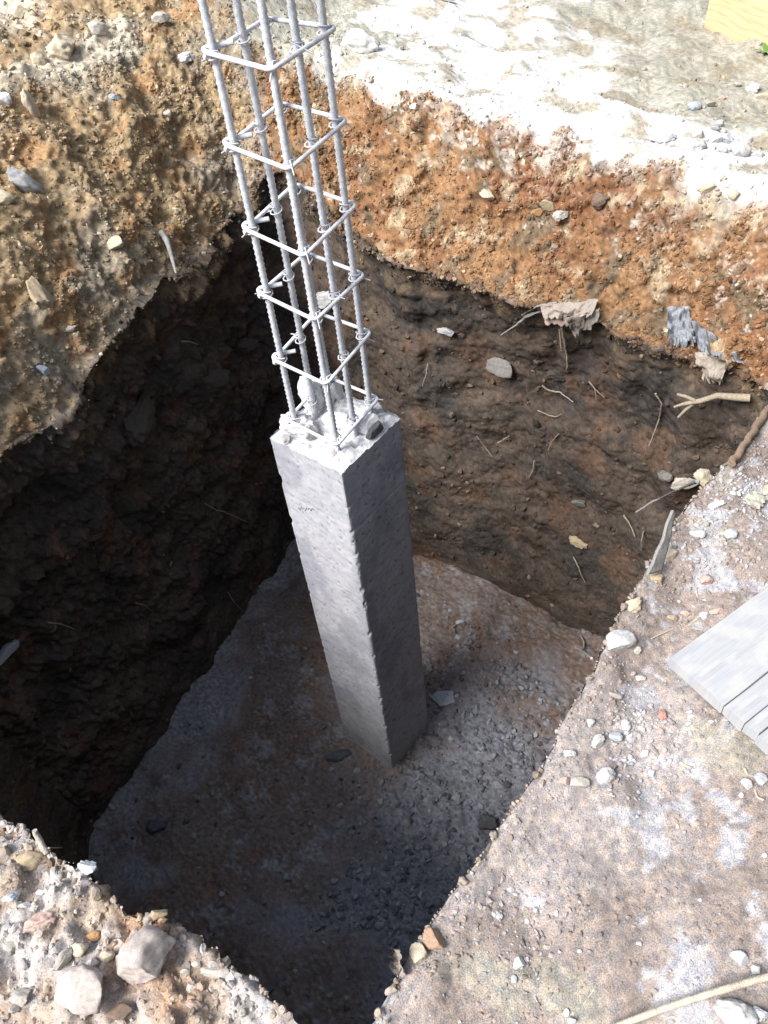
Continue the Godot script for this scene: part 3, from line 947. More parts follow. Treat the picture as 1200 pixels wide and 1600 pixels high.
# unseen hedges, added right and behind the camera only to hold back sky light
func build_added_hedge(called_label: String, at: Vector3, turn: float, half: float, tall: float, seed_: int) -> void:
	var root := thing("added_hedge", called_label, "added_hedge", at, "added screens against sky light")
	root.rotation.y = turn
	var leaf := plain(0.05, 0.078, 0.028, 0.7)
	var stem := plain(0.10, 0.075, 0.05)
	var v := PackedVector3Array(); var n := PackedVector3Array(); var idx := PackedInt32Array()
	var r := RandomNumberGenerator.new(); r.seed = seed_
	for k in int(half * tall * 1500):
		var z := r.randf_range(-half, half); var y := r.randf_range(0.05, tall + 0.2 * n_low.get_noise_2d(z, 3.0))
		var x := r.randf_range(-0.3, 0.3) + 0.15 * n_low.get_noise_2d(z, y)
		var o := Vector3(x, y, z)
		var a := Vector3(r.randfn(), r.randfn(), r.randfn()).normalized() * r.randf_range(0.05, 0.09)
		var b := a.cross(Vector3(r.randfn(), r.randfn(), r.randfn())).normalized() * r.randf_range(0.025, 0.05)
		var m := a.cross(b).normalized()
		var base := v.size()
		v.append_array([o - a, o + b, o + a, o - b]); n.append_array([m, m, m, m])
		idx.append_array([base, base + 1, base + 2, base, base + 2, base + 3])
	put("foliage", mesh_of(v, n, idx), leaf, root)
	var count := int(half * 3.0)
	for k in count:
		var z2 := -half + 0.2 + (2.0 * half - 0.4) * k / (count - 1)
		put("trunk", tube([Vector3(0, -0.2, z2), Vector3(0.03, tall * 0.4, z2 + 0.05), Vector3(-0.04, tall * 0.85, z2 - 0.04)], [0.04, 0.03, 0.014], 7), stem, root)

# every loose stone, twig and scrap: where it lies, which way it points, how large it is
func build_table() -> void:
	var o: MeshInstance3D
	stone("stone", "blue-grey angular stone lying alone on the greenish far ground", "stone", "pale stones on the far right ground", Vector3(1.058, 0.319, -2.416), Vector3(0.99, 0.05, -0.10), Vector3(0.06, -0.99, 0.08), Vector3(0.040, 0.024, 0.032), Vector3(0.460, 0.500, 0.560), 0)
	stone("mortar_slab", "flat white slab of mortar at the far pit edge", "mortar slab", "", Vector3(0.887, 0.336, -2.202), Vector3(1.00, -0.04, -0.01), Vector3(-0.04, -1.00, 0.04), Vector3(0.081, 0.019, 0.035), Vector3(0.640, 0.635, 0.630), 1)
	stone("stone", "small white block just behind the row of white stones", "stone", "pale stones on the far right ground", Vector3(0.991, 0.333, -2.203), Vector3(1.00, 0.01, -0.04), Vector3(0.01, -0.99, -0.15), Vector3(0.035, 0.020, 0.027), Vector3(0.640, 0.635, 0.630), 2)
	stone("stone", "white stone touching the right end of the flat slab", "stone", "pale stones on the far right ground", Vector3(0.944, 0.336, -2.123), Vector3(0.92, 0.08, 0.38), Vector3(-0.01, -0.97, 0.23), Vector3(0.052, 0.021, 0.028), Vector3(0.640, 0.635, 0.630), 3)
	stone("stone", "bluish white stone at the left end of the white row", "stone", "pale stones on the far right ground", Vector3(0.972, 0.341, -2.120), Vector3(0.99, -0.12, 0.09), Vector3(-0.13, -0.99, 0.11), Vector3(0.031, 0.021, 0.028), Vector3(0.540, 0.570, 0.610), 4)
	stone("stone", "white wedge stone in the left half of the white row", "stone", "pale stones on the far right ground", Vector3(1.031, 0.325, -2.175), Vector3(0.93, -0.10, -0.36), Vector3(-0.16, -0.98, -0.14), Vector3(0.042, 0.024, 0.032), Vector3(0.640, 0.635, 0.630), 5)
	stone("stone", "low white chip below the wedge stone of the row", "stone", "pale stones on the far right ground", Vector3(0.998, 0.334, -2.116), Vector3(0.99, -0.10, 0.09), Vector3(-0.09, -0.99, -0.10), Vector3(0.028, 0.013, 0.017), Vector3(0.640, 0.635, 0.630), 6)
	stone("stone", "bluish white stone in the middle of the white row", "stone", "pale stones on the far right ground", Vector3(1.064, 0.318, -2.180), Vector3(0.87, -0.38, 0.32), Vector3(-0.33, -0.92, -0.20), Vector3(0.046, 0.027, 0.035), Vector3(0.540, 0.570, 0.610), 7)
	stone("stone", "small white chip under the middle of the white row", "stone", "pale stones on the far right ground", Vector3(1.021, 0.332, -2.101), Vector3(0.96, -0.28, 0.06), Vector3(-0.27, -0.95, -0.18), Vector3(0.028, 0.013, 0.017), Vector3(0.640, 0.635, 0.630), 8)
	stone("stone", "largest white lump of the row on the far right edge", "stone", "pale stones on the far right ground", Vector3(1.074, 0.317, -2.118), Vector3(0.98, -0.20, 0.08), Vector3(-0.19, -0.98, -0.10), Vector3(0.059, 0.034, 0.045), Vector3(0.640, 0.635, 0.630), 0)
	stone("stone", "round white stone on top of the largest white lump", "stone", "pale stones on the far right ground", Vector3(1.159, 0.278, -2.244), Vector3(0.99, -0.07, 0.09), Vector3(-0.06, -0.99, -0.15), Vector3(0.029, 0.019, 0.026), Vector3(0.640, 0.635, 0.630), 1)
	stone("stone", "flat white stone at the right end of the row", "stone", "pale stones on the far right ground", Vector3(1.125, 0.301, -2.107), Vector3(0.96, -0.29, 0.02), Vector3(-0.29, -0.96, -0.04), Vector3(0.051, 0.017, 0.023), Vector3(0.640, 0.635, 0.630), 2)
	stone("pebble", "tiny bluish pebble standing behind the white row", "pebble", "pale stones on the far right ground", Vector3(1.100, 0.310, -2.312), Vector3(0.94, -0.33, 0.03), Vector3(-0.31, -0.92, -0.23), Vector3(0.021, 0.014, 0.018), Vector3(0.540, 0.570, 0.610), 3)
	stone("pebble", "grey pebble between the tiny bluish pebble and the row", "pebble", "pale stones on the far right ground", Vector3(1.058, 0.328, -2.236), Vector3(0.96, -0.27, 0.11), Vector3(-0.28, -0.96, 0.07), Vector3(0.029, 0.016, 0.022), Vector3(0.400, 0.400, 0.410), 4)
	stone("stone", "long narrow pale stone right of the blue-grey stone", "stone", "pale stones on the far right ground", Vector3(1.116, 0.316, -2.435), Vector3(0.86, -0.24, -0.45), Vector3(-0.30, -0.95, -0.06), Vector3(0.039, 0.013, 0.017), Vector3(0.520, 0.480, 0.430), 5)
	stone("pebble", "pinkish pebble beyond the long narrow pale stone", "pebble", "pale stones on the far right ground", Vector3(1.170, 0.305, -2.486), Vector3(0.99, -0.08, -0.08), Vector3(-0.11, -0.93, -0.36), Vector3(0.029, 0.013, 0.017), Vector3(0.560, 0.400, 0.350), 6)
	stone("stone", "upright white stone at the right edge of the far ground", "stone", "pale stones on the far right ground", Vector3(1.282, 0.304, -2.525), Vector3(0.65, -0.01, -0.76), Vector3(-0.11, -0.99, -0.08), Vector3(0.033, 0.032, 0.043), Vector3(0.640, 0.635, 0.630), 7)
	stone("stone", "yellowish stone beside the upright white one", "stone", "pale stones on the far right ground", Vector3(1.300, 0.295, -2.487), Vector3(0.99, -0.03, 0.11), Vector3(0.02, -0.94, -0.35), Vector3(0.039, 0.019, 0.025), Vector3(0.580, 0.500, 0.380), 8)
	stone("pebble", "flat pale chip left of the upright white stone", "pebble", "pale stones on the far right ground", Vector3(1.246, 0.312, -2.558), Vector3(0.99, -0.11, 0.03), Vector3(-0.11, -0.99, 0.03), Vector3(0.026, 0.010, 0.014), Vector3(0.520, 0.480, 0.430), 0)
	stone("pebble", "flat pale chip on bare earth behind the blue-grey stone", "pebble", "pale stones on the far right ground", Vector3(1.076, 0.329, -2.549), Vector3(0.99, -0.12, 0.09), Vector3(-0.12, -0.99, -0.04), Vector3(0.020, 0.010, 0.014), Vector3(0.520, 0.480, 0.430), 1)
	stone("stone", "large white stone cut off by the top of the picture", "stone", "", Vector3(0.470, 0.400, -3.430), Vector3(0.96, -0.28, 0.10), Vector3(-0.28, -0.96, 0.01), Vector3(0.066, 0.014, 0.029), Vector3(0.640, 0.635, 0.630), 2)
	stone("stone", "tall white stone just right of the cage on the far ground", "stone", "", Vector3(0.107, 0.428, -2.950), Vector3(0.48, 0.21, -0.85), Vector3(-0.05, -0.96, -0.26), Vector3(0.061, 0.074, 0.123), Vector3(0.640, 0.635, 0.630), 3)
	stone("pebble", "small white round pebble on the far gravelly patch", "pebble", "", Vector3(0.320, 0.423, -2.913), Vector3(1.00, 0.06, 0.07), Vector3(0.04, -0.99, 0.15), Vector3(0.021, 0.016, 0.021), Vector3(0.640, 0.635, 0.630), 4)
	stone("pebble", "white pebble stuck at the top of the orange slope", "pebble", "", Vector3(0.243, 0.370, -2.539), Vector3(0.43, 0.34, -0.83), Vector3(0.31, -0.93, -0.22), Vector3(0.019, 0.020, 0.027), Vector3(0.640, 0.635, 0.630), 5)
	stone("stone", "white stone at the back corner of the pit seen between the bars", "stone", "", Vector3(-0.126, -0.306, -2.634), Vector3(-0.33, 0.81, -0.49), Vector3(0.86, 0.04, -0.51), Vector3(0.074, 0.080, 0.100), Vector3(0.640, 0.635, 0.630), 6)
	stone("stone", "pale stone bedded in the upper orange slope below the white ground", "stone", "", Vector3(0.608, 0.176, -2.149), Vector3(0.98, 0.18, -0.12), Vector3(-0.01, -0.54, -0.84), Vector3(0.040, 0.025, 0.033), Vector3(0.520, 0.480, 0.430), 7)
	stone("clod", "tan clod beside the pale stone on the upper orange slope", "clod", "", Vector3(0.583, 0.193, -2.192), Vector3(0.89, -0.38, 0.25), Vector3(0.46, 0.79, -0.41), Vector3(0.051, 0.028, 0.037), Vector3(0.460, 0.370, 0.250), 8)
	stone("stone", "sandy stone bedded in the middle of the orange slope", "stone", "", Vector3(0.420, 0.204, -2.277), Vector3(0.87, -0.43, 0.26), Vector3(0.50, 0.79, -0.36), Vector3(0.045, 0.025, 0.034), Vector3(0.580, 0.500, 0.380), 0)
	stone("clod", "sandy lump at the crest below the white row", "clod", "", Vector3(0.949, 0.282, -1.998), Vector3(0.91, 0.18, 0.36), Vector3(0.39, -0.65, -0.65), Vector3(0.048, 0.020, 0.027), Vector3(0.580, 0.500, 0.380), 1)
	stone("clod", "sandy lump on the slope near the right edge", "clod", "", Vector3(1.009, 0.275, -1.960), Vector3(0.94, 0.07, 0.33), Vector3(0.31, -0.53, -0.79), Vector3(0.035, 0.020, 0.027), Vector3(0.580, 0.500, 0.380), 2)
	stone("clod", "brown clod on the slope right of the tan clod", "clod", "", Vector3(0.710, 0.222, -2.123), Vector3(0.95, -0.06, 0.30), Vector3(0.30, -0.10, -0.95), Vector3(0.044, 0.032, 0.043), Vector3(0.220, 0.160, 0.120), 3)
	stone("clod", "orange clod on the slope left of the tan clod", "clod", "", Vector3(0.565, 0.163, -2.210), Vector3(1.00, -0.08, 0.04), Vector3(0.04, 0.01, -1.00), Vector3(0.045, 0.022, 0.030), Vector3(0.440, 0.260, 0.130), 4)
	stone("stone", "round grey-brown stone jutting from the dark far wall", "stone", "", Vector3(0.456, -0.367, -2.181), Vector3(0.76, 0.00, 0.65), Vector3(0.64, -0.15, -0.75), Vector3(0.101, 0.049, 0.065), Vector3(0.220, 0.210, 0.200), 5)
	stone("stone", "pale grey chip in the dark wall under the orange slope", "stone", "", Vector3(0.280, -0.232, -2.234), Vector3(0.82, -0.03, 0.57), Vector3(0.57, 0.10, -0.82), Vector3(0.074, 0.025, 0.034), Vector3(0.400, 0.400, 0.410), 6)
	stone("pebble", "tan pebble in the lower right of the dark far wall", "pebble", "", Vector3(0.729, -1.077, -1.963), Vector3(0.66, 0.06, 0.75), Vector3(0.74, -0.18, -0.64), Vector3(0.068, 0.031, 0.042), Vector3(0.460, 0.370, 0.250), 7)
	stone("stone", "flat grey lump in the far wall above the tan pebble", "stone", "", Vector3(0.728, -0.894, -1.999), Vector3(0.95, -0.25, 0.19), Vector3(0.31, 0.83, -0.47), Vector3(0.058, 0.025, 0.033), Vector3(0.220, 0.210, 0.200), 8)
	stone("stone", "grey lump in the wall beside the leaning stick", "stone", "", Vector3(0.906, -0.542, -1.757), Vector3(0.64, -0.00, 0.77), Vector3(0.76, -0.12, -0.63), Vector3(0.046, 0.028, 0.037), Vector3(0.220, 0.210, 0.200), 0)
	stone("clod", "brown clod under the hanging bark in the far wall", "clod", "", Vector3(0.619, -0.344, -2.080), Vector3(0.95, -0.26, 0.16), Vector3(0.30, 0.89, -0.34), Vector3(0.064, 0.031, 0.042), Vector3(0.085, 0.070, 0.060), 3)
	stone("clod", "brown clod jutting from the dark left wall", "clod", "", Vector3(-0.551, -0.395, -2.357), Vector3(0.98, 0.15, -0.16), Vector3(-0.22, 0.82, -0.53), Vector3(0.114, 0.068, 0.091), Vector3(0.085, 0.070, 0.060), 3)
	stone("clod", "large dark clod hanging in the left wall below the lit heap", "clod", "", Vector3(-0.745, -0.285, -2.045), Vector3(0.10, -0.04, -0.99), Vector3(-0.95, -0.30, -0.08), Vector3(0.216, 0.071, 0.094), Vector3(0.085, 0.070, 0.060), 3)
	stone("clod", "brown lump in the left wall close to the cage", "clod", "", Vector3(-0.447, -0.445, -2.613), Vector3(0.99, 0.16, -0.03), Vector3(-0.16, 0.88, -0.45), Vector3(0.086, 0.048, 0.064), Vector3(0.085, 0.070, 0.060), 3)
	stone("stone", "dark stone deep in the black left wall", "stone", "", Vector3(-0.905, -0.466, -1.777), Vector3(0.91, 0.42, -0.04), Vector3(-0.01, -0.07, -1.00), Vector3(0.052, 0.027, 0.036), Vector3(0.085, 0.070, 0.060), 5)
	stone("stone", "bluish stone in the dark left wall at the picture edge", "stone", "", Vector3(-1.186, -0.637, -1.459), Vector3(0.40, -0.14, -0.90), Vector3(-0.91, 0.04, -0.41), Vector3(0.107, 0.035, 0.046), Vector3(0.460, 0.500, 0.560), 6)
	stone("clod", "tall pale clod near the top of the left heap", "clod", "", Vector3(-0.855, 0.512, -2.992), Vector3(0.33, 0.13, -0.93), Vector3(-0.33, -0.91, -0.25), Vector3(0.084, 0.069, 0.092), Vector3(0.580, 0.500, 0.380), 7)
	stone("stone", "white stone at the left edge of the spoil heap", "stone", "", Vector3(-0.961, 0.510, -2.606), Vector3(0.96, -0.27, -0.11), Vector3(-0.27, -0.63, -0.73), Vector3(0.047, 0.031, 0.041), Vector3(0.640, 0.635, 0.630), 8)
	stone("clod", "long sandy clod right of the white stone on the heap", "clod", "", Vector3(-0.903, 0.481, -2.627), Vector3(0.19, -0.98, -0.03), Vector3(-0.98, -0.20, 0.03), Vector3(0.088, 0.029, 0.038), Vector3(0.580, 0.500, 0.380), 0)
	stone("stone", "half buried rounded grey stone on the left heap", "stone", "", Vector3(-0.907, 0.375, -2.340), Vector3(0.62, -0.78, -0.02), Vector3(-0.58, -0.45, -0.68), Vector3(0.104, 0.049, 0.066), Vector3(0.400, 0.400, 0.410), 1)
	stone("stone", "sandy stone below the rounded grey one at the left edge", "stone", "", Vector3(-0.926, 0.382, -2.229), Vector3(0.22, 0.50, -0.84), Vector3(-0.35, -0.76, -0.55), Vector3(0.040, 0.045, 0.060), Vector3(0.580, 0.500, 0.380), 2)
	stone("pebble", "small pale pebble low on the lit left heap", "pebble", "", Vector3(-0.806, 0.108, -1.992), Vector3(0.97, -0.08, -0.22), Vector3(-0.22, 0.02, -0.98), Vector3(0.030, 0.015, 0.020), Vector3(0.520, 0.480, 0.430), 3)
	stone("pebble", "small bluish pebble sitting in a hole of the left heap", "pebble", "", Vector3(-0.860, 0.085, -1.834), Vector3(0.62, -0.76, -0.17), Vector3(-0.77, -0.57, -0.27), Vector3(0.039, 0.019, 0.026), Vector3(0.460, 0.500, 0.560), 4)
	stone("clod", "sandy lump in the middle of the left heap", "clod", "", Vector3(-0.684, 0.198, -2.267), Vector3(0.95, 0.31, 0.08), Vector3(0.24, -0.50, -0.83), Vector3(0.051, 0.025, 0.034), Vector3(0.580, 0.500, 0.380), 5)
	stone("clod", "yellowish tan clod on the lower left heap", "clod", "", Vector3(-0.860, 0.210, -2.012), Vector3(0.34, -0.69, 0.64), Vector3(-0.94, -0.29, 0.19), Vector3(0.110, 0.044, 0.059), Vector3(0.460, 0.370, 0.250), 6)
	stone("pebble", "blue-grey pebble high on the left heap", "pebble", "", Vector3(-0.685, 0.419, -2.786), Vector3(0.86, -0.40, -0.32), Vector3(-0.49, -0.50, -0.71), Vector3(0.033, 0.017, 0.022), Vector3(0.460, 0.500, 0.560), 7)
	stone("pebble", "small pale pebble on the heap left of the cage", "pebble", "", Vector3(-0.548, 0.328, -2.849), Vector3(0.96, -0.23, -0.15), Vector3(-0.24, -0.47, -0.85), Vector3(0.024, 0.019, 0.025), Vector3(0.520, 0.480, 0.430), 8)
	stone("clod", "sandy clod left of the tall pale clod", "clod", "", Vector3(-0.921, 0.510, -2.919), Vector3(0.91, -0.42, -0.05), Vector3(-0.41, -0.83, -0.38), Vector3(0.049, 0.034, 0.045), Vector3(0.580, 0.500, 0.380), 0)
	stone("clod", "pale lump at the top of the left heap", "clod", "", Vector3(-0.750, 0.536, -3.083), Vector3(0.95, -0.30, 0.05), Vector3(-0.29, -0.94, -0.17), Vector3(0.065, 0.035, 0.047), Vector3(0.520, 0.480, 0.430), 1)
	stone("clod", "pale lump at the top between heap and cage", "clod", "", Vector3(-0.549, 0.520, -3.163), Vector3(0.98, -0.15, 0.09), Vector3(-0.15, -0.99, -0.02), Vector3(0.074, 0.033, 0.044), Vector3(0.520, 0.480, 0.430), 2)
	stone("stone", "white lump on the heap beside the leftmost bar", "stone", "", Vector3(-0.477, 0.428, -3.049), Vector3(0.98, 0.06, 0.17), Vector3(0.14, -0.86, -0.50), Vector3(0.053, 0.026, 0.035), Vector3(0.640, 0.635, 0.630), 3)
	stone("clod", "sandy lump in the top left corner", "clod", "", Vector3(-1.008, 0.585, -3.181), Vector3(0.98, 0.00, 0.19), Vector3(0.14, -0.66, -0.73), Vector3(0.065, 0.035, 0.047), Vector3(0.580, 0.500, 0.380), 4)
	stone("stone", "white stone on the very rim of the right bank", "stone", "", Vector3(0.404, 0.046, -0.805), Vector3(0.90, -0.33, -0.28), Vector3(-0.38, -0.91, -0.17), Vector3(0.060, 0.029, 0.038), Vector3(0.640, 0.635, 0.630), 5)
	stone("pebble", "pale pebble right behind the white rim stone", "pebble", "", Vector3(0.436, 0.030, -0.792), Vector3(0.95, -0.32, 0.02), Vector3(-0.30, -0.90, -0.30), Vector3(0.015, 0.010, 0.013), Vector3(0.520, 0.480, 0.430), 6)
	stone("pebble", "white oval pebble between rim and grey boards", "pebble", "", Vector3(0.429, 0.015, -0.742), Vector3(0.96, -0.28, 0.05), Vector3(-0.27, -0.95, -0.18), Vector3(0.017, 0.010, 0.013), Vector3(0.640, 0.635, 0.630), 7)
	stone("pebble", "flat pale pebble below the white rim stone", "pebble", "", Vector3(0.368, 0.040, -0.701), Vector3(0.87, -0.48, 0.08), Vector3(-0.48, -0.88, -0.04), Vector3(0.025, 0.009, 0.013), Vector3(0.520, 0.480, 0.430), 8)
	stone("pebble", "long white pebble standing out on the bare bank", "pebble", "", Vector3(0.311, 0.031, -0.561), Vector3(0.35, 0.05, 0.94), Vector3(-0.25, -0.96, 0.14), Vector3(0.022, 0.024, 0.032), Vector3(0.640, 0.635, 0.630), 0)
	stone("pebble", "red pebble on the bank near the grey boards", "pebble", "", Vector3(0.442, 0.021, -0.659), Vector3(0.59, -0.11, -0.80), Vector3(-0.04, -0.99, 0.11), Vector3(0.020, 0.016, 0.021), Vector3(0.520, 0.250, 0.210), 1)
	stone("pebble", "pink pebble under the red one", "pebble", "", Vector3(0.427, 0.023, -0.631), Vector3(0.98, 0.19, 0.11), Vector3(0.20, -0.98, -0.05), Vector3(0.016, 0.009, 0.012), Vector3(0.560, 0.400, 0.350), 2)
	stone("pebble", "pink oval pebble above the dry stems", "pebble", "", Vector3(0.620, 0.022, -0.937), Vector3(0.41, -0.30, 0.86), Vector3(0.01, -0.94, -0.34), Vector3(0.018, 0.019, 0.025), Vector3(0.560, 0.400, 0.350), 3)
	stone("pebble", "pinkish pebble near the rim left of the long white pebble", "pebble", "", Vector3(0.241, 0.046, -0.555), Vector3(0.98, -0.18, -0.08), Vector3(-0.19, -0.97, -0.18), Vector3(0.019, 0.010, 0.014), Vector3(0.560, 0.400, 0.350), 4)
	stone("stone", "broad pale stone beside the pinkish pebble", "stone", "", Vector3(0.264, 0.044, -0.550), Vector3(0.97, -0.26, 0.04), Vector3(-0.24, -0.92, -0.30), Vector3(0.032, 0.013, 0.017), Vector3(0.520, 0.480, 0.430), 5)
	stone("mortar_chip", "largest white chip of the mortar patch on the bank", "mortar chip", "white chips of the mortar patch on the right bank", Vector3(0.314, 0.038, -0.621), Vector3(0.79, -0.33, -0.51), Vector3(-0.48, -0.86, -0.19), Vector3(0.033, 0.014, 0.019), Vector3(0.640, 0.635, 0.630), 6)
	stone("mortar_chip", "white chip at the left end of the mortar patch", "mortar chip", "white chips of the mortar patch on the right bank", Vector3(0.260, 0.048, -0.600), Vector3(0.96, -0.28, 0.10), Vector3(-0.28, -0.96, 0.01), Vector3(0.019, 0.012, 0.016), Vector3(0.640, 0.635, 0.630), 7)
	stone("mortar_chip", "bluish chip right of the largest one in the mortar patch", "mortar chip", "white chips of the mortar patch on the right bank", Vector3(0.348, 0.030, -0.628), Vector3(0.97, -0.23, 0.06), Vector3(-0.22, -0.95, -0.20), Vector3(0.022, 0.012, 0.017), Vector3(0.540, 0.570, 0.610), 8)
	stone("mortar_chip", "white chip at the top right of the mortar patch", "mortar chip", "white chips of the mortar patch on the right bank", Vector3(0.371, 0.025, -0.649), Vector3(0.63, 0.17, -0.76), Vector3(-0.07, -0.96, -0.28), Vector3(0.019, 0.013, 0.018), Vector3(0.640, 0.635, 0.630), 0)
	stone("mortar_chip", "bluish chip at the top left of the mortar patch", "mortar chip", "white chips of the mortar patch on the right bank", Vector3(0.309, 0.044, -0.653), Vector3(0.95, -0.32, 0.03), Vector3(-0.31, -0.92, -0.24), Vector3(0.016, 0.012, 0.016), Vector3(0.540, 0.570, 0.610), 1)
	stone("mortar_chip", "white chip lying apart right of the mortar patch", "mortar chip", "white chips of the mortar patch on the right bank", Vector3(0.392, 0.016, -0.598), Vector3(0.88, 0.39, -0.26), Vector3(0.35, -0.92, -0.20), Vector3(0.020, 0.010, 0.013), Vector3(0.640, 0.635, 0.630), 2)
	stone("pebble", "bluish pebble right of the long white pebble", "pebble", "", Vector3(0.394, 0.011, -0.566), Vector3(0.99, 0.07, 0.12), Vector3(0.10, -0.98, -0.20), Vector3(0.012, 0.009, 0.012), Vector3(0.540, 0.570, 0.610), 3)
	stone("stone", "white stone beside the end of the grey boards", "stone", "", Vector3(0.529, 0.038, -0.515), Vector3(0.77, -0.11, 0.63), Vector3(-0.07, -0.99, -0.10), Vector3(0.019, 0.013, 0.018), Vector3(0.640, 0.635, 0.630), 4)
	stone("stone", "bluish stone tucked under the grey boards", "stone", "", Vector3(0.556, 0.032, -0.523), Vector3(0.47, 0.07, 0.88), Vector3(0.07, -1.00, 0.05), Vector3(0.019, 0.015, 0.020), Vector3(0.540, 0.570, 0.610), 5)
	stone("pebble", "tiny white pebble below the white stone at the boards", "pebble", "", Vector3(0.514, 0.036, -0.500), Vector3(0.99, -0.06, 0.09), Vector3(-0.07, -0.99, 0.13), Vector3(0.010, 0.006, 0.008), Vector3(0.640, 0.635, 0.630), 6)
	stone("pebble", "tiny white pebble close to the board ends", "pebble", "", Vector3(0.486, 0.032, -0.647), Vector3(0.92, 0.38, 0.08), Vector3(0.38, -0.92, 0.04), Vector3(0.011, 0.007, 0.009), Vector3(0.640, 0.635, 0.630), 7)
	stone("pebble", "tiny bluish pebble touching the tiny white one", "pebble", "", Vector3(0.486, 0.033, -0.656), Vector3(0.95, 0.31, 0.03), Vector3(0.30, -0.94, 0.16), Vector3(0.010, 0.006, 0.008), Vector3(0.540, 0.570, 0.610), 8)
	stone("stone", "large long white stone by the cane at the bottom", "stone", "", Vector3(0.383, 0.048, -0.203), Vector3(0.26, 0.30, -0.92), Vector3(0.06, -0.95, -0.29), Vector3(0.036, 0.035, 0.054), Vector3(0.640, 0.635, 0.630), 0)
	stone("stone", "pale blue three-cornered stone above the cane", "stone", "", Vector3(0.421, 0.043, -0.271), Vector3(0.91, -0.19, 0.37), Vector3(-0.09, -0.95, -0.28), Vector3(0.026, 0.015, 0.020), Vector3(0.540, 0.570, 0.610), 4)
	stone("pebble", "small white pebble between blue stone and cane", "pebble", "", Vector3(0.436, 0.044, -0.256), Vector3(0.18, 0.18, 0.97), Vector3(0.14, -0.98, 0.15), Vector3(0.016, 0.011, 0.015), Vector3(0.640, 0.635, 0.630), 2)
	stone("stone", "pale blue stone in the bottom right corner", "stone", "", Vector3(0.418, 0.050, -0.202), Vector3(0.91, 0.04, 0.41), Vector3(0.10, -0.99, -0.13), Vector3(0.020, 0.012, 0.016), Vector3(0.540, 0.570, 0.610), 3)
	stone("pebble", "white pebble on the lower bank, left part", "pebble", "", Vector3(0.113, 0.036, -0.301), Vector3(0.68, -0.28, -0.68), Vector3(-0.21, -0.96, 0.19), Vector3(0.021, 0.012, 0.016), Vector3(0.640, 0.635, 0.630), 4)
	stone("pebble", "small bluish pebble under the white one on the lower bank", "pebble", "", Vector3(0.101, 0.039, -0.280), Vector3(0.99, -0.09, 0.09), Vector3(-0.08, -0.99, -0.06), Vector3(0.008, 0.008, 0.011), Vector3(0.540, 0.570, 0.610), 5)
	stone("pebble", "white round pebble near the bottom edge of the bank", "pebble", "", Vector3(0.165, 0.036, -0.233), Vector3(0.99, -0.03, 0.10), Vector3(-0.01, -0.97, -0.22), Vector3(0.010, 0.007, 0.010), Vector3(0.640, 0.635, 0.630), 6)
	stone("pebble", "bluish pebble beside the white round one at the bottom", "pebble", "", Vector3(0.170, 0.037, -0.223), Vector3(0.99, -0.03, 0.10), Vector3(-0.02, -1.00, -0.10), Vector3(0.011, 0.007, 0.010), Vector3(0.540, 0.570, 0.610), 7)
	stone("pebble", "single white pebble in the middle of the lower bank", "pebble", "", Vector3(0.289, 0.035, -0.307), Vector3(0.98, -0.16, 0.09), Vector3(-0.16, -0.99, 0.04), Vector3(0.008, 0.006, 0.008), Vector3(0.640, 0.635, 0.630), 8)
	stone("pebble", "tiny white pebble at the right edge of the bank", "pebble", "", Vector3(0.512, 0.038, -0.405), Vector3(0.97, 0.22, 0.12), Vector3(0.24, -0.97, -0.08), Vector3(0.008, 0.005, 0.007), Vector3(0.640, 0.635, 0.630), 0)
	stone("pebble", "white pebble in the crook of the dry stems", "pebble", "", Vector3(0.586, 0.019, -0.856), Vector3(0.97, 0.22, 0.11), Vector3(0.22, -0.97, -0.04), Vector3(0.018, 0.012, 0.016), Vector3(0.640, 0.635, 0.630), 1)
	stone("pebble", "pinkish white pebble left of the dry stems", "pebble", "", Vector3(0.554, 0.012, -0.871), Vector3(0.80, 0.25, 0.54), Vector3(0.15, -0.96, 0.22), Vector3(0.024, 0.011, 0.015), Vector3(0.560, 0.400, 0.350), 2)
	stone("pebble", "flat pink chip right of the dry stems", "pebble", "", Vector3(0.608, 0.027, -0.858), Vector3(0.95, 0.31, 0.10), Vector3(0.31, -0.95, -0.01), Vector3(0.024, 0.008, 0.011), Vector3(0.560, 0.400, 0.350), 3)
	stone("pebble", "tan oval pebble by the lower dry stem", "pebble", "", Vector3(0.529, 0.015, -0.861), Vector3(0.95, -0.22, 0.21), Vector3(-0.20, -0.97, -0.10), Vector3(0.022, 0.009, 0.012), Vector3(0.460, 0.370, 0.250), 4)
	stone("clod", "pale clod at the rim where the grey stick enters", "clod", "", Vector3(0.964, -0.561, -1.736), Vector3(0.99, 0.17, 0.02), Vector3(0.03, -0.08, -1.00), Vector3(0.083, 0.037, 0.049), Vector3(0.520, 0.480, 0.430), 5)
	stone("clod", "sandy clod on the rim right of the grey stick", "clod", "", Vector3(0.695, 0.059, -1.179), Vector3(0.95, -0.32, -0.03), Vector3(0.30, 0.84, 0.45), Vector3(0.049, 0.025, 0.033), Vector3(0.580, 0.500, 0.380), 6)
	stone("mortar_chip", "white lump in the gravel at the upper bank", "mortar chip", "", Vector3(0.697, 0.048, -1.103), Vector3(0.98, 0.14, -0.16), Vector3(0.15, -0.99, 0.06), Vector3(0.032, 0.016, 0.022), Vector3(0.640, 0.635, 0.630), 7)
	stone("mortar_chip", "white lump lower down in the upper bank gravel", "mortar chip", "", Vector3(0.630, 0.051, -1.031), Vector3(0.94, 0.06, 0.34), Vector3(0.05, -1.00, 0.05), Vector3(0.028, 0.016, 0.021), Vector3(0.640, 0.635, 0.630), 8)
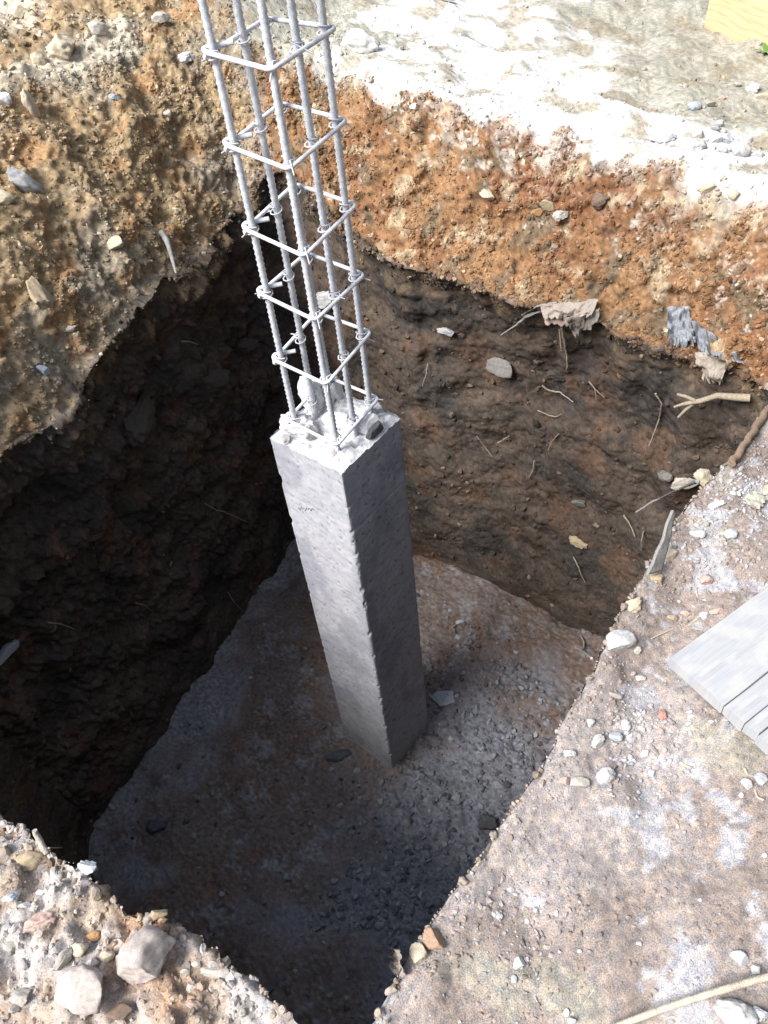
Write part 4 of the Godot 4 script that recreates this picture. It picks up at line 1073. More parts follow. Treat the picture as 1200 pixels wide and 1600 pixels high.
	stone("mortar_chip", "bluish lump right of the white lumps on the upper bank", "mortar chip", "", Vector3(0.692, 0.050, -1.021), Vector3(0.99, 0.11, 0.10), Vector3(0.11, -0.99, -0.04), Vector3(0.027, 0.016, 0.021), Vector3(0.540, 0.570, 0.610), 0)
	stone("clod", "sandy clod on the rim at the foot of the grey splinter", "clod", "", Vector3(0.557, 0.046, -0.990), Vector3(0.99, -0.03, 0.11), Vector3(0.00, -0.96, -0.26), Vector3(0.034, 0.023, 0.031), Vector3(0.580, 0.500, 0.380), 1)
	stone("clod", "tan clod on the rim below the sandy one", "clod", "", Vector3(0.516, 0.042, -0.939), Vector3(0.97, -0.23, 0.10), Vector3(-0.24, -0.97, 0.02), Vector3(0.033, 0.019, 0.025), Vector3(0.460, 0.370, 0.250), 2)
	stone("clod", "sandy rim clod above the white rim stone", "clod", "", Vector3(0.455, 0.045, -0.884), Vector3(0.91, 0.05, -0.41), Vector3(-0.15, -0.88, -0.45), Vector3(0.036, 0.018, 0.025), Vector3(0.580, 0.500, 0.380), 3)
	stone("clod", "reddish clod on the rim low in the picture", "clod", "", Vector3(-0.005, 0.049, -0.342), Vector3(0.78, -0.07, -0.62), Vector3(-0.13, -0.99, -0.05), Vector3(0.029, 0.028, 0.038), Vector3(0.400, 0.270, 0.190), 4)
	stone("clod", "sandy clod under the reddish rim clod", "clod", "", Vector3(-0.029, 0.053, -0.325), Vector3(0.89, 0.15, -0.43), Vector3(0.12, -0.99, -0.10), Vector3(0.023, 0.019, 0.026), Vector3(0.580, 0.500, 0.380), 5)
	stone("boulder", "largest pale boulder of the front left heap", "stone", "", Vector3(-0.431, 0.074, -0.357), Vector3(0.99, 0.08, -0.13), Vector3(0.14, -0.87, 0.47), Vector3(0.097, 0.060, 0.086), Vector3(0.520, 0.455, 0.420), 2)
	stone("boulder", "pale boulder left of the largest one, lower in the heap", "stone", "", Vector3(-0.509, 0.081, -0.325), Vector3(0.95, -0.09, 0.31), Vector3(0.12, -0.79, -0.60), Vector3(0.070, 0.042, 0.060), Vector3(0.520, 0.455, 0.420), 5)
	stone("stone", "pale flat stone at the pit edge of the front heap", "stone", "", Vector3(-0.326, 0.043, -0.336), Vector3(0.97, -0.04, 0.22), Vector3(-0.03, -1.00, -0.01), Vector3(0.042, 0.020, 0.026), Vector3(0.520, 0.480, 0.430), 8)
	stone("mortar_lump", "bluish white lump of mortar on the front left rim", "mortar lump", "", Vector3(-0.547, 0.048, -0.509), Vector3(0.82, 0.47, 0.32), Vector3(-0.55, 0.78, 0.29), Vector3(0.038, 0.020, 0.027), Vector3(0.540, 0.570, 0.610), 7)
	stone("clod", "tan clod on the front left heap near the rim", "clod", "", Vector3(-0.642, 0.052, -0.531), Vector3(0.95, -0.30, 0.04), Vector3(-0.29, -0.90, 0.33), Vector3(0.048, 0.023, 0.031), Vector3(0.460, 0.370, 0.250), 1)
	stone("pebble", "pale pebble left of the big boulders", "pebble", "", Vector3(-0.585, 0.061, -0.400), Vector3(0.87, -0.47, 0.13), Vector3(-0.48, -0.87, 0.08), Vector3(0.019, 0.012, 0.015), Vector3(0.520, 0.480, 0.430), 2)
	stone("pebble", "bluish white pebble at the left edge of the front heap", "pebble", "", Vector3(-0.653, 0.059, -0.475), Vector3(0.07, -0.62, 0.78), Vector3(-0.21, -0.77, -0.60), Vector3(0.013, 0.018, 0.024), Vector3(0.540, 0.570, 0.610), 3)
	stone("pebble", "white pebble right of the bluish one on the front heap", "pebble", "", Vector3(-0.633, 0.051, -0.461), Vector3(1.00, -0.02, 0.02), Vector3(-0.03, -0.70, 0.71), Vector3(0.020, 0.010, 0.013), Vector3(0.640, 0.635, 0.630), 4)
	stone("pebble", "small white pebble above the white one on the front heap", "pebble", "", Vector3(-0.615, 0.046, -0.482), Vector3(1.00, 0.01, 0.01), Vector3(0.00, -0.78, 0.62), Vector3(0.014, 0.008, 0.011), Vector3(0.640, 0.635, 0.630), 5)
	stone("stone", "pale stone above the lower boulder", "stone", "", Vector3(-0.553, 0.066, -0.374), Vector3(0.50, -0.37, -0.78), Vector3(-0.67, -0.73, -0.08), Vector3(0.041, 0.014, 0.019), Vector3(0.520, 0.480, 0.430), 6)
	stone("clod", "pinkish clod in the middle of the front left heap", "clod", "", Vector3(-0.598, 0.060, -0.428), Vector3(0.97, 0.18, -0.14), Vector3(0.23, -0.72, 0.65), Vector3(0.046, 0.025, 0.033), Vector3(0.560, 0.400, 0.350), 7)
	stone("stone", "upright sandy stone beside the largest boulder", "stone", "", Vector3(-0.533, 0.057, -0.387), Vector3(0.25, 0.18, -0.95), Vector3(-0.46, -0.84, -0.28), Vector3(0.018, 0.020, 0.027), Vector3(0.580, 0.500, 0.380), 8)
	stone("clod", "orange clod above the upright sandy stone", "clod", "", Vector3(-0.521, 0.042, -0.409), Vector3(0.97, 0.12, 0.21), Vector3(0.21, -0.85, -0.48), Vector3(0.022, 0.011, 0.015), Vector3(0.440, 0.260, 0.130), 0)
	stone("clod", "sandy clod touching the left side of the largest boulder", "clod", "", Vector3(-0.483, 0.078, -0.367), Vector3(0.97, -0.22, 0.07), Vector3(-0.20, -0.96, -0.18), Vector3(0.021, 0.013, 0.017), Vector3(0.580, 0.500, 0.380), 1)
	stone("stone", "pale stone at the left edge below the bluish pebble", "stone", "", Vector3(-0.643, 0.056, -0.403), Vector3(0.91, -0.40, 0.09), Vector3(-0.40, -0.92, -0.03), Vector3(0.027, 0.015, 0.019), Vector3(0.520, 0.480, 0.430), 2)
	stone("stone", "pinkish stone at the bottom right of the front heap", "stone", "", Vector3(-0.353, 0.056, -0.293), Vector3(0.84, -0.41, 0.34), Vector3(-0.54, -0.68, 0.51), Vector3(0.026, 0.012, 0.016), Vector3(0.560, 0.400, 0.350), 3)
	stone("clod", "brown clod at the bottom between the boulders", "clod", "", Vector3(-0.457, 0.060, -0.294), Vector3(0.97, 0.24, -0.03), Vector3(0.24, -0.91, 0.34), Vector3(0.039, 0.018, 0.024), Vector3(0.220, 0.160, 0.120), 4)
	stone("stone", "pale stone in the bottom left corner", "stone", "", Vector3(-0.611, 0.059, -0.330), Vector3(1.00, 0.02, 0.03), Vector3(-0.00, -0.86, 0.50), Vector3(0.032, 0.018, 0.024), Vector3(0.520, 0.480, 0.430), 5)
	stone("clod", "tan clod on the rim above the largest boulder", "clod", "", Vector3(-0.417, 0.052, -0.423), Vector3(0.83, -0.56, -0.05), Vector3(0.16, 0.14, 0.98), Vector3(0.034, 0.015, 0.020), Vector3(0.460, 0.370, 0.250), 6)
	stone("stone", "round dark stone on the left of the pit floor", "stone", "", Vector3(-0.977, -1.551, -1.260), Vector3(0.99, 0.02, 0.10), Vector3(-0.03, 0.99, 0.12), Vector3(0.066, 0.042, 0.057), Vector3(0.130, 0.135, 0.150), 7)
	stone("pebble", "pale grey pebble on the floor below the column", "pebble", "", Vector3(0.135, -1.543, -1.221), Vector3(0.96, -0.26, 0.11), Vector3(0.27, 0.96, -0.10), Vector3(0.033, 0.023, 0.030), Vector3(0.400, 0.400, 0.410), 8)
	stone("stone", "grey stone on the floor near the right bank", "stone", "", Vector3(0.290, -1.538, -1.243), Vector3(0.93, -0.03, -0.37), Vector3(-0.03, 0.99, -0.14), Vector3(0.046, 0.035, 0.047), Vector3(0.400, 0.400, 0.410), 0)
	stone("stone", "dark flat stone on the floor against the right bank", "stone", "", Vector3(0.220, -1.542, -1.118), Vector3(0.99, 0.11, 0.11), Vector3(-0.11, 0.99, 0.07), Vector3(0.079, 0.044, 0.059), Vector3(0.130, 0.135, 0.150), 1)
	stone("stone", "bluish flat stone on the floor right of the column", "stone", "", Vector3(0.143, -1.569, -1.653), Vector3(0.83, 0.19, 0.52), Vector3(-0.21, 0.98, -0.04), Vector3(0.108, 0.019, 0.077), Vector3(0.460, 0.500, 0.560), 2)
	stone("pebble", "scrap of pale stone on the floor behind the column", "pebble", "", Vector3(0.265, -1.567, -1.998), Vector3(1.00, 0.08, -0.03), Vector3(-0.08, 0.98, 0.17), Vector3(0.033, 0.012, 0.017), Vector3(0.540, 0.570, 0.610), 3)
	stone("pebble", "pale pebble on the floor left below the column foot", "pebble", "", Vector3(-0.295, -1.576, -1.261), Vector3(0.98, 0.17, 0.12), Vector3(-0.18, 0.98, 0.09), Vector3(0.029, 0.018, 0.024), Vector3(0.520, 0.480, 0.430), 4)
	stone("pebble", "grey pebble on the floor in front of the column foot", "pebble", "", Vector3(-0.143, -1.543, -1.243), Vector3(0.99, -0.01, 0.10), Vector3(-0.00, 0.99, 0.16), Vector3(0.026, 0.018, 0.023), Vector3(0.400, 0.400, 0.410), 5)
	stone("stone", "light grey stone on the floor straight below the column", "stone", "", Vector3(-0.057, -1.539, -1.145), Vector3(0.99, -0.11, 0.09), Vector3(0.09, 0.97, 0.22), Vector3(0.032, 0.024, 0.032), Vector3(0.400, 0.400, 0.410), 6)
	stone("slab", "dark broken slab lying against the foot of the column", "slab", "", Vector3(-0.276, -1.565, -1.457), Vector3(0.98, -0.20, -0.08), Vector3(0.19, 0.98, -0.10), Vector3(0.119, 0.036, 0.059), Vector3(0.130, 0.135, 0.150), 4)
	twig("cane", "straight pale cane lying across the bottom right corner", "cane", "", [Vector3(0.217, 0.043, -0.207), Vector3(0.297, 0.054, -0.221), Vector3(0.367, 0.069, -0.230), Vector3(0.448, 0.066, -0.241)], 0.0046, 0.0049, M.cane)
	twig("root", "thick pale forked root jutting from the wall under the plastic", "root", "", [Vector3(1.032, -0.150, -1.638), Vector3(0.952, -0.151, -1.669), Vector3(0.891, -0.164, -1.666), Vector3(0.874, -0.178, -1.675)], 0.0119, 0.0066, M.root, [[Vector3(0.892, -0.162, -1.669), Vector3(0.850, -0.153, -1.694)], [Vector3(0.886, -0.173, -1.673), Vector3(0.857, -0.210, -1.706)], [Vector3(0.889, -0.176, -1.670), Vector3(0.866, -0.234, -1.687)]])
	twig("stick", "brown stick leaning in the right corner of the pit", "stick", "", [Vector3(0.939, 0.019, -1.406), Vector3(0.834, 0.057, -1.280), Vector3(0.758, 0.067, -1.196)], 0.0092, 0.0081, M.bark)
	twig("stick", "thin grey stick poking out over the pit from the rim", "stick", "", [Vector3(0.678, 0.059, -1.169), Vector3(0.949, -0.585, -1.728), Vector3(0.824, -0.502, -1.620), Vector3(0.782, -0.573, -1.645)], 0.0046, 0.0031, M.greywood)
	twig("dry_stem", "long curved dry stem lying above the grey boards", "stem", "dry stems on the right bank", [Vector3(0.689, 0.016, -0.886), Vector3(0.630, 0.023, -0.874), Vector3(0.590, 0.015, -0.866), Vector3(0.558, 0.016, -0.845), Vector3(0.524, 0.009, -0.825)], 0.0023, 0.0019, M.straw)
	twig("dry_stem", "dry stem reaching left below the long curved stem", "stem", "dry stems on the right bank", [Vector3(0.579, 0.014, -0.849), Vector3(0.535, 0.010, -0.846), Vector3(0.472, 0.021, -0.819)], 0.0018, 0.0014, M.straw)
	twig("dry_stem", "short dry stem running under the edge of the grey boards", "stem", "dry stems on the right bank", [Vector3(0.525, 0.008, -0.824), Vector3(0.540, 0.014, -0.806), Vector3(0.559, 0.026, -0.794)], 0.0014, 0.0014, M.straw)
	twig("dry_stem", "short upright straw left of the pink oval pebble", "stem", "dry stems on the right bank", [Vector3(0.596, 0.013, -0.926), Vector3(0.591, 0.012, -0.891)], 0.0019, 0.0014, M.straw)
	twig("dry_stem", "bent straw at the end of the grey boards beside the white stone", "stem", "dry stems on the right bank", [Vector3(0.536, 0.037, -0.543), Vector3(0.542, 0.027, -0.515), Vector3(0.539, 0.033, -0.494), Vector3(0.545, 0.040, -0.487)], 0.0024, 0.0020, M.straw)
	twig("dry_stem", "curled white fibre next to the cane at the bottom", "stem", "dry stems on the right bank", [Vector3(0.287, 0.027, -0.206), Vector3(0.298, 0.027, -0.213), Vector3(0.309, 0.032, -0.214), Vector3(0.321, 0.034, -0.205)], 0.0013, 0.0013, M.straw)
	twig("dry_stem", "crossed bit of straw near the long white pebble", "stem", "dry stems on the right bank", [Vector3(0.292, 0.034, -0.537), Vector3(0.317, 0.033, -0.525)], 0.0012, 0.0012, M.straw)
	twig("dry_stem", "pale straw on the bank below the mortar patch", "stem", "dry stems on the right bank", [Vector3(0.306, 0.029, -0.495), Vector3(0.353, 0.020, -0.506)], 0.0012, 0.0008, M.straw)
	twig("dry_stem", "small pale stick near the rim left of the mortar patch", "stem", "dry stems on the right bank", [Vector3(0.165, 0.047, -0.519), Vector3(0.192, 0.036, -0.504)], 0.0019, 0.0015, M.straw)
	twig("dry_stem", "pale stick on the lower bank above the bottom pebbles", "stem", "dry stems on the right bank", [Vector3(0.190, 0.035, -0.240), Vector3(0.211, 0.036, -0.258), Vector3(0.226, 0.038, -0.267)], 0.0017, 0.0010, M.straw)
	twig("dry_stem", "white sliver on the bank beside the brown stain", "stem", "dry stems on the right bank", [Vector3(0.443, 0.019, -0.574), Vector3(0.460, 0.021, -0.560)], 0.0028, 0.0020, M.straw)
	twig("wood_chip", "pale wood chip sticking up at the front left rim", "wood chip", "", [Vector3(-0.628, 0.082, -0.568), Vector3(-0.624, 0.062, -0.556), Vector3(-0.615, 0.051, -0.540)], 0.0044, 0.0055, M.chip)
	twig("straw", "yellow straw by the wood chip on the front left rim", "straw", "", [Vector3(-0.606, 0.067, -0.542), Vector3(-1.154, -1.191, -1.069)], 0.0016, 0.0012, M.straw)
	twig("rootlet", "white wavy rootlet below the bark in the far wall", "rootlet", "thin rootlets hanging out of the pit walls", [Vector3(0.581, -0.410, -2.110), Vector3(0.603, -0.426, -2.101), Vector3(0.637, -0.428, -2.087), Vector3(0.666, -0.423, -2.024)], 0.0034, 0.0017, M.rootlet)
	twig("rootlet", "forked white rootlet in the upper middle of the far wall", "rootlet", "thin rootlets hanging out of the pit walls", [Vector3(0.696, -0.312, -1.986), Vector3(0.716, -0.336, -1.973), Vector3(0.747, -0.367, -1.963)], 0.0032, 0.0020, M.rootlet, [[Vector3(0.715, -0.335, -1.979), Vector3(0.724, -0.381, -1.972)]])
	twig("rootlet", "long pale rootlet hanging left of the thick forked root", "rootlet", "thin rootlets hanging out of the pit walls", [Vector3(0.844, -0.247, -1.815), Vector3(0.868, -0.289, -1.810), Vector3(0.883, -0.372, -1.837), Vector3(0.864, -0.475, -1.828)], 0.0030, 0.0019, M.rootlet)
	twig("rootlet", "small white rootlet below the white wavy one", "rootlet", "thin rootlets hanging out of the pit walls", [Vector3(0.571, -0.514, -2.108), Vector3(0.603, -0.523, -2.089), Vector3(0.624, -0.519, -2.067), Vector3(0.637, -0.490, -2.047)], 0.0028, 0.0013, M.rootlet)
	twig("rootlet", "faint rootlet loop under the small white one", "rootlet", "thin rootlets hanging out of the pit walls", [Vector3(0.631, -0.568, -2.035), Vector3(0.614, -0.618, -2.053), Vector3(0.606, -0.670, -2.064)], 0.0021, 0.0009, M.rootlet)
	twig("rootlet", "short yellowish rootlet on the left of the far wall", "rootlet", "thin rootlets hanging out of the pit walls", [Vector3(0.572, -0.756, -2.107), Vector3(0.569, -0.803, -2.105), Vector3(0.556, -0.844, -2.111)], 0.0029, 0.0014, M.rootlet)
	twig("rootlet", "yellow fibre in the wall right of the column top", "rootlet", "thin rootlets hanging out of the pit walls", [Vector3(0.378, -0.705, -2.221), Vector3(0.409, -0.759, -2.217), Vector3(0.431, -0.796, -2.199)], 0.0022, 0.0014, M.rootlet)
	twig("rootlet", "pale fibre between yellow fibre and wavy rootlet", "rootlet", "thin rootlets hanging out of the pit walls", [Vector3(0.456, -0.742, -2.211), Vector3(0.489, -0.674, -2.169)], 0.0022, 0.0014, M.rootlet)
	twig("rootlet", "upright yellowish fibre beside the right side of the cage", "rootlet", "thin rootlets hanging out of the pit walls", [Vector3(0.216, -0.395, -2.289), Vector3(0.208, -0.433, -2.278), Vector3(0.193, -0.496, -2.295)], 0.0021, 0.0014, M.rootlet)
	twig("rootlet", "white rootlet dangling below the thin grey stick", "rootlet", "thin rootlets hanging out of the pit walls", [Vector3(0.844, -0.845, -1.870), Vector3(0.857, -0.858, -1.847), Vector3(0.867, -0.878, -1.825), Vector3(0.870, -0.888, -1.799)], 0.0035, 0.0018, M.rootlet)
	twig("rootlet", "short brown rootlet right of the dangling one", "rootlet", "thin rootlets hanging out of the pit walls", [Vector3(0.889, -0.840, -1.781), Vector3(0.882, -0.878, -1.770), Vector3(0.891, -0.933, -1.773)], 0.0028, 0.0013, M.rootlet)
	twig("rootlet", "faint rootlet low in the far wall by the tan pebble", "rootlet", "thin rootlets hanging out of the pit walls", [Vector3(0.714, -1.159, -1.956), Vector3(0.728, -1.183, -1.922), Vector3(0.739, -1.222, -1.912), Vector3(0.754, -1.254, -1.897)], 0.0031, 0.0015, M.rootlet)
	twig("rootlet", "crooked white rootlet at the rim above the pit floor", "rootlet", "thin rootlets hanging out of the pit walls", [Vector3(0.751, -1.554, -1.847), Vector3(0.757, -1.550, -1.808), Vector3(0.743, -1.551, -1.773), Vector3(0.340, 0.067, -0.766)], 0.0042, 0.0027, M.rootlet)
	twig("rootlet", "white fibre at the top of the black left wall", "rootlet", "thin rootlets hanging out of the pit walls", [Vector3(-0.604, -0.200, -2.322), Vector3(-0.579, -0.212, -2.329), Vector3(-0.558, -0.237, -2.345)], 0.0033, 0.0013, M.rootlet)
	twig("rootlet", "long thin white fibre in the black left wall beside the column", "rootlet", "thin rootlets hanging out of the pit walls", [Vector3(-0.684, -0.870, -2.212), Vector3(-0.655, -0.933, -2.232), Vector3(-0.629, -0.970, -2.251), Vector3(-0.573, -1.116, -2.318)], 0.0023, 0.0015, M.rootlet)
	twig("rootlet", "white fibre low in the black left wall near the picture edge", "rootlet", "thin rootlets hanging out of the pit walls", [Vector3(-1.084, -0.647, -1.557), Vector3(-1.065, -0.696, -1.583), Vector3(-1.061, -0.784, -1.623)], 0.0025, 0.0020, M.rootlet)
	twig("rootlet", "faint fibre in the middle of the black left wall", "rootlet", "thin rootlets hanging out of the pit walls", [Vector3(-0.946, -0.982, -1.858), Vector3(-0.912, -0.984, -1.843), Vector3(-0.918, -1.083, -1.889)], 0.0022, 0.0014, M.rootlet)
	twig("rootlet", "thin fibre hanging where the left wall meets the floor", "rootlet", "thin rootlets hanging out of the pit walls", [Vector3(-0.709, -1.383, -2.174), Vector3(-0.697, -1.442, -2.164), Vector3(-0.675, -1.532, -2.174)], 0.0026, 0.0011, M.rootlet)
	twig("rootlet", "brown root strip hanging under the bark flake", "rootlet", "thin rootlets hanging out of the pit walls", [Vector3(0.591, -0.090, -1.980), Vector3(0.609, -0.157, -1.997), Vector3(0.624, -0.215, -2.017), Vector3(0.633, -0.267, -2.019), Vector3(0.632, -0.291, -2.031)], 0.0047, 0.0015, M.root)
	twig("rootlet", "second thin strip hanging beside the brown root strip", "rootlet", "thin rootlets hanging out of the pit walls", [Vector3(0.591, -0.111, -2.002), Vector3(0.599, -0.179, -1.997)], 0.0030, 0.0012, M.root)
	twig("rootlet", "grey root fibre fanning out left of the bark flake", "rootlet", "thin rootlets hanging out of the pit walls", [Vector3(0.571, -0.002, -1.984), Vector3(0.517, -0.012, -1.992), Vector3(0.485, -0.075, -2.048)], 0.0029, 0.0015, M.greyroot)
	twig("rootlet", "lower grey root fibre curving down left of the bark", "rootlet", "thin rootlets hanging out of the pit walls", [Vector3(0.540, -0.048, -2.016), Vector3(0.500, -0.065, -2.031), Vector3(0.473, -0.124, -2.069), Vector3(0.439, -0.201, -2.133)], 0.0041, 0.0015, M.greyroot)
	twig("rootlet", "middle grey root fibre beside the bark flake", "rootlet", "thin rootlets hanging out of the pit walls", [Vector3(0.587, -0.010, -1.973), Vector3(0.537, -0.028, -1.993), Vector3(0.494, -0.074, -2.031)], 0.0029, 0.0015, M.greyroot)
	twig("rootlet", "pale flat root at the lit lip of the left wall", "rootlet", "thin rootlets hanging out of the pit walls", [Vector3(-0.578, 0.149, -2.401), Vector3(-0.560, 0.130, -2.362), Vector3(-0.556, 0.096, -2.344), Vector3(-0.544, 0.064, -2.289)], 0.0124, 0.0032, M.greyroot)
	o = put("bark_flake", sheet_mesh([Vector3(0.520, -0.005, -1.981), Vector3(0.679, 0.016, -1.945), Vector3(0.647, -0.014, -1.902), Vector3(0.534, -0.049, -1.972)], 24, 10, 0.0200, 22.0, 0.0040, 0.30, 175), M.bark_pale)
	o.position = Vector3(0.520, -0.005, -1.981)
	tag(o, "torn flake of pale bark under the orange slope", "bark", "")
	o = put("bark_flake", sheet_mesh([Vector3(0.539, -0.058, -1.992), Vector3(0.641, 0.000, -1.913), Vector3(0.635, -0.066, -1.936), Vector3(0.536, -0.061, -1.964)], 24, 8, 0.0150, 26.0, 0.0040, 0.30, 176), M.bark_pink)
	o.position = Vector3(0.539, -0.058, -1.992)
	tag(o, "lower pinkish strip of bark below the torn flake", "bark", "")
	o = put("bark_flake", sheet_mesh([Vector3(0.585, -0.026, -1.927), Vector3(0.681, -0.005, -1.923), Vector3(0.672, -0.050, -1.926), Vector3(0.626, -0.116, -1.958)], 16, 8, 0.0200, 26.0, 0.0040, 0.35, 177), M.bark_pale)
	o.position = Vector3(0.585, -0.026, -1.927)
	tag(o, "small crumbly bark piece right of the torn flake", "bark", "")
	o = put("plastic_sheet", sheet_mesh([Vector3(0.849, 0.020, -1.868), Vector3(0.902, 0.021, -1.850), Vector3(0.910, -0.054, -1.758), Vector3(0.832, -0.051, -1.770)], 26, 26, 0.0300, 24.0, 0.0012, 0.20, 178), M.plastic)
	o.position = Vector3(0.849, 0.020, -1.868)
	tag(o, "crumpled grey-blue plastic scrap at the foot of the orange slope", "plastic", "")
	o = put("plastic_sheet", sheet_mesh([Vector3(0.902, -0.002, -1.822), Vector3(0.940, -0.016, -1.773), Vector3(1.031, -0.075, -1.682), Vector3(0.911, -0.054, -1.720)], 30, 20, 0.0350, 24.0, 0.0012, 0.15, 179), M.plastic)
	o.position = Vector3(0.902, -0.002, -1.822)
	tag(o, "shiny bluish plastic scrap right of the crumpled one", "plastic", "")
	o = put("plastic_sheet", sheet_mesh([Vector3(0.891, -0.042, -1.730), Vector3(0.946, -0.021, -1.661), Vector3(0.951, -0.116, -1.659), Vector3(0.920, -0.127, -1.692)], 18, 18, 0.0200, 20.0, 0.0012, 0.35, 180), M.paper)
	o.position = Vector3(0.891, -0.042, -1.730)
	tag(o, "beige torn paper hanging below the shiny plastic", "paper", "")
	o = put("wood_splinter", sheet_mesh([Vector3(0.489, 0.073, -0.930), Vector3(0.525, 0.058, -0.946), Vector3(0.569, 0.125, -1.035), Vector3(0.563, 0.132, -1.035)], 10, 20, 0.0040, 12.0, 0.0060, 0.00, 181), M.greywood)
	o.position = Vector3(0.489, 0.073, -0.930)
	tag(o, "grey pointed wood splinter standing at the right rim", "splinter", "")
	o = put("bark_chip", sheet_mesh([Vector3(-0.158, -1.521, -0.746), Vector3(-0.057, 0.092, -0.325), Vector3(-0.051, 0.060, -0.293), Vector3(-0.071, 0.078, -0.288)], 10, 14, 0.0120, 30.0, 0.0030, 0.30, 182), M.bark_pale)
	o.position = Vector3(-0.158, -1.521, -0.746)
	tag(o, "pale curled chip of bark on the lower rim", "bark", "")
	o = put("leaf", sheet_mesh([Vector3(0.762, 0.039, -1.123), Vector3(0.801, 0.032, -1.149), Vector3(0.818, 0.030, -1.114), Vector3(0.765, 0.055, -1.067)], 12, 12, 0.0060, 30.0, 0.0010, 0.20, 183), M.dry_leaf)
	o.position = Vector3(0.762, 0.039, -1.123)
	tag(o, "pale dry leaf lying on the upper bank at the right edge", "leaf", "")
	o = put("leaf", sheet_mesh([Vector3(0.815, 0.030, -1.153), Vector3(0.838, 0.026, -1.166), Vector3(0.835, 0.025, -1.139), Vector3(0.811, 0.030, -1.131)], 8, 8, 0.0060, 30.0, 0.0010, 0.20, 184), M.dry_leaf)
	o.position = Vector3(0.815, 0.030, -1.153)
	tag(o, "greenish dry leaf above the pale one at the right edge", "leaf", "")

func set_stage() -> void:
	var cam := Camera3D.new()
	cam.name = "camera"
	cam.fov = 64.62
	cam.near = 0.02
	cam.far = 400.0
	cam.transform = Transform3D(Basis(Vector3(0.99228, -0.08418, 0.09109), Vector3(0.12403, 0.67346, -0.72875), Vector3(0.0, 0.73442, 0.6787)).orthonormalized(), Vector3(0, 1.35, 0))
	add_child(cam)
	cam.current = true
	var e := Environment.new()
	e.background_mode = Environment.BG_SKY
	var sm := ProceduralSkyMaterial.new()
	sm.sky_top_color = Color(0.62, 0.67, 0.76)
	sm.sky_horizon_color = Color(0.74, 0.76, 0.80)
	sm.ground_bottom_color = Color(0.30, 0.27, 0.24)
	sm.ground_horizon_color = Color(0.5, 0.48, 0.46)
	sm.sky_curve = 0.2
	sm.sun_angle_max = 0.0
	e.sky = Sky.new()
	e.sky.sky_material = sm
	e.background_energy_multiplier = 0.36
	e.tonemap_mode = Environment.TONE_MAPPER_LINEAR
	e.tonemap_exposure = 5.6
	e.sdfgi_enabled = true
	e.ssao_enabled = true
	e.ssil_enabled = true
	var we := WorldEnvironment.new()
	we.name = "world_environment"
	we.environment = e
	add_child(we)
	var sun := DirectionalLight3D.new()
	sun.name = "sun"
	sun.light_color = Color(1.0, 0.985, 0.97)
	sun.light_energy = 0.5
	sun.light_angular_distance = 32.0
	sun.shadow_enabled = true
	add_child(sun)
	sun.look_at_from_position(Vector3(-0.59, 0.74, 0.32), Vector3.ZERO)

func make_noises() -> void:
	n_low = noise(FastNoiseLite.TYPE_SIMPLEX, 2.6, 2, 5)
	n_mid = noise(FastNoiseLite.TYPE_SIMPLEX, 9.0, 3, 6)
	n_fine = noise(FastNoiseLite.TYPE_SIMPLEX, 55.0, 2, 7)
	n_lump = noise(FastNoiseLite.TYPE_SIMPLEX, 17.0, 2, 8)
	n_crumb = noise(FastNoiseLite.TYPE_CELLULAR, 30.0, 1, 9)
	n_crumb.cellular_return_type = FastNoiseLite.RETURN_DISTANCE
	n_patch = noise(FastNoiseLite.TYPE_SIMPLEX, 2.2, 3, 10)
	n_patch2 = noise(FastNoiseLite.TYPE_SIMPLEX, 14.0, 2, 12)

func _ready() -> void:
	rng.seed = 20240
	set_stage()
	make_noises()
	make_materials()
	build_land()
	build_floor()
	finish()

func finish() -> void:
	for i in 9: rocks.append(rock_mesh(300 + i, 3, [6, 9, 12, 5, 14, 8, 10, 7, 11][i], [0.12, 0.09, 0.06, 0.15, 0.05, 0.08, 0.10, 0.12, 0.07][i]))
	M.cane = textured(0.74, 0.64, 0.50, M.g2, M.r2, 6.0, 0.3, 0.7)
	M.root = textured(0.50, 0.42, 0.32, M.g1, M.r1, 6.0, 0.8)
	M.greyroot = textured(0.50, 0.48, 0.45, M.g1, M.r1, 6.0, 0.8)
	M.bark = textured(0.36, 0.26, 0.19, M.g1, M.r1, 6.0, 1.0)
	M.greywood = textured(0.36, 0.35, 0.34, M.g1, M.r1, 6.0, 0.6)
	M.chip = textured(0.62, 0.58, 0.50, M.g2, M.r1, 6.0, 0.6)
	M.straw = textured(0.66, 0.58, 0.45, M.g2, M.r2, 8.0, 0.3, 0.75)
	M.rootlet = textured(0.42, 0.36, 0.29, M.g2, M.r2, 8.0, 0.3, 0.8)
	M.bark_pale = textured(0.52, 0.45, 0.39, M.g1, M.r1, 7.0, 1.0)
	M.bark_pink = textured(0.55, 0.42, 0.36, M.g1, M.r1, 7.0, 1.0)
	M.paper = textured(0.50, 0.43, 0.37, M.g1, M.r1, 7.0, 0.5)
	M.dry_leaf = textured(0.66, 0.64, 0.52, M.g2, M.r2, 8.0, 0.4)
	M.plastic = textured(0.36, 0.38, 0.42, M.g1, M.r1, 7.0, 0.4, 0.32)
	build_column()
	build_wood()
	build_table()
	build_column_top()
	build_weed()
	build_loose()
	build_added_hedge("unseen dark greenery added on the right to block sky light", Vector3(2.5, 0.15, -0.9), 0.0, 4.2, 4.0, 77)
	build_added_hedge("unseen dark greenery added behind the right shoulder to block sky light", Vector3(1.75, 0.1, 2.7), deg_to_rad(-55), 1.6, 3.6, 78)

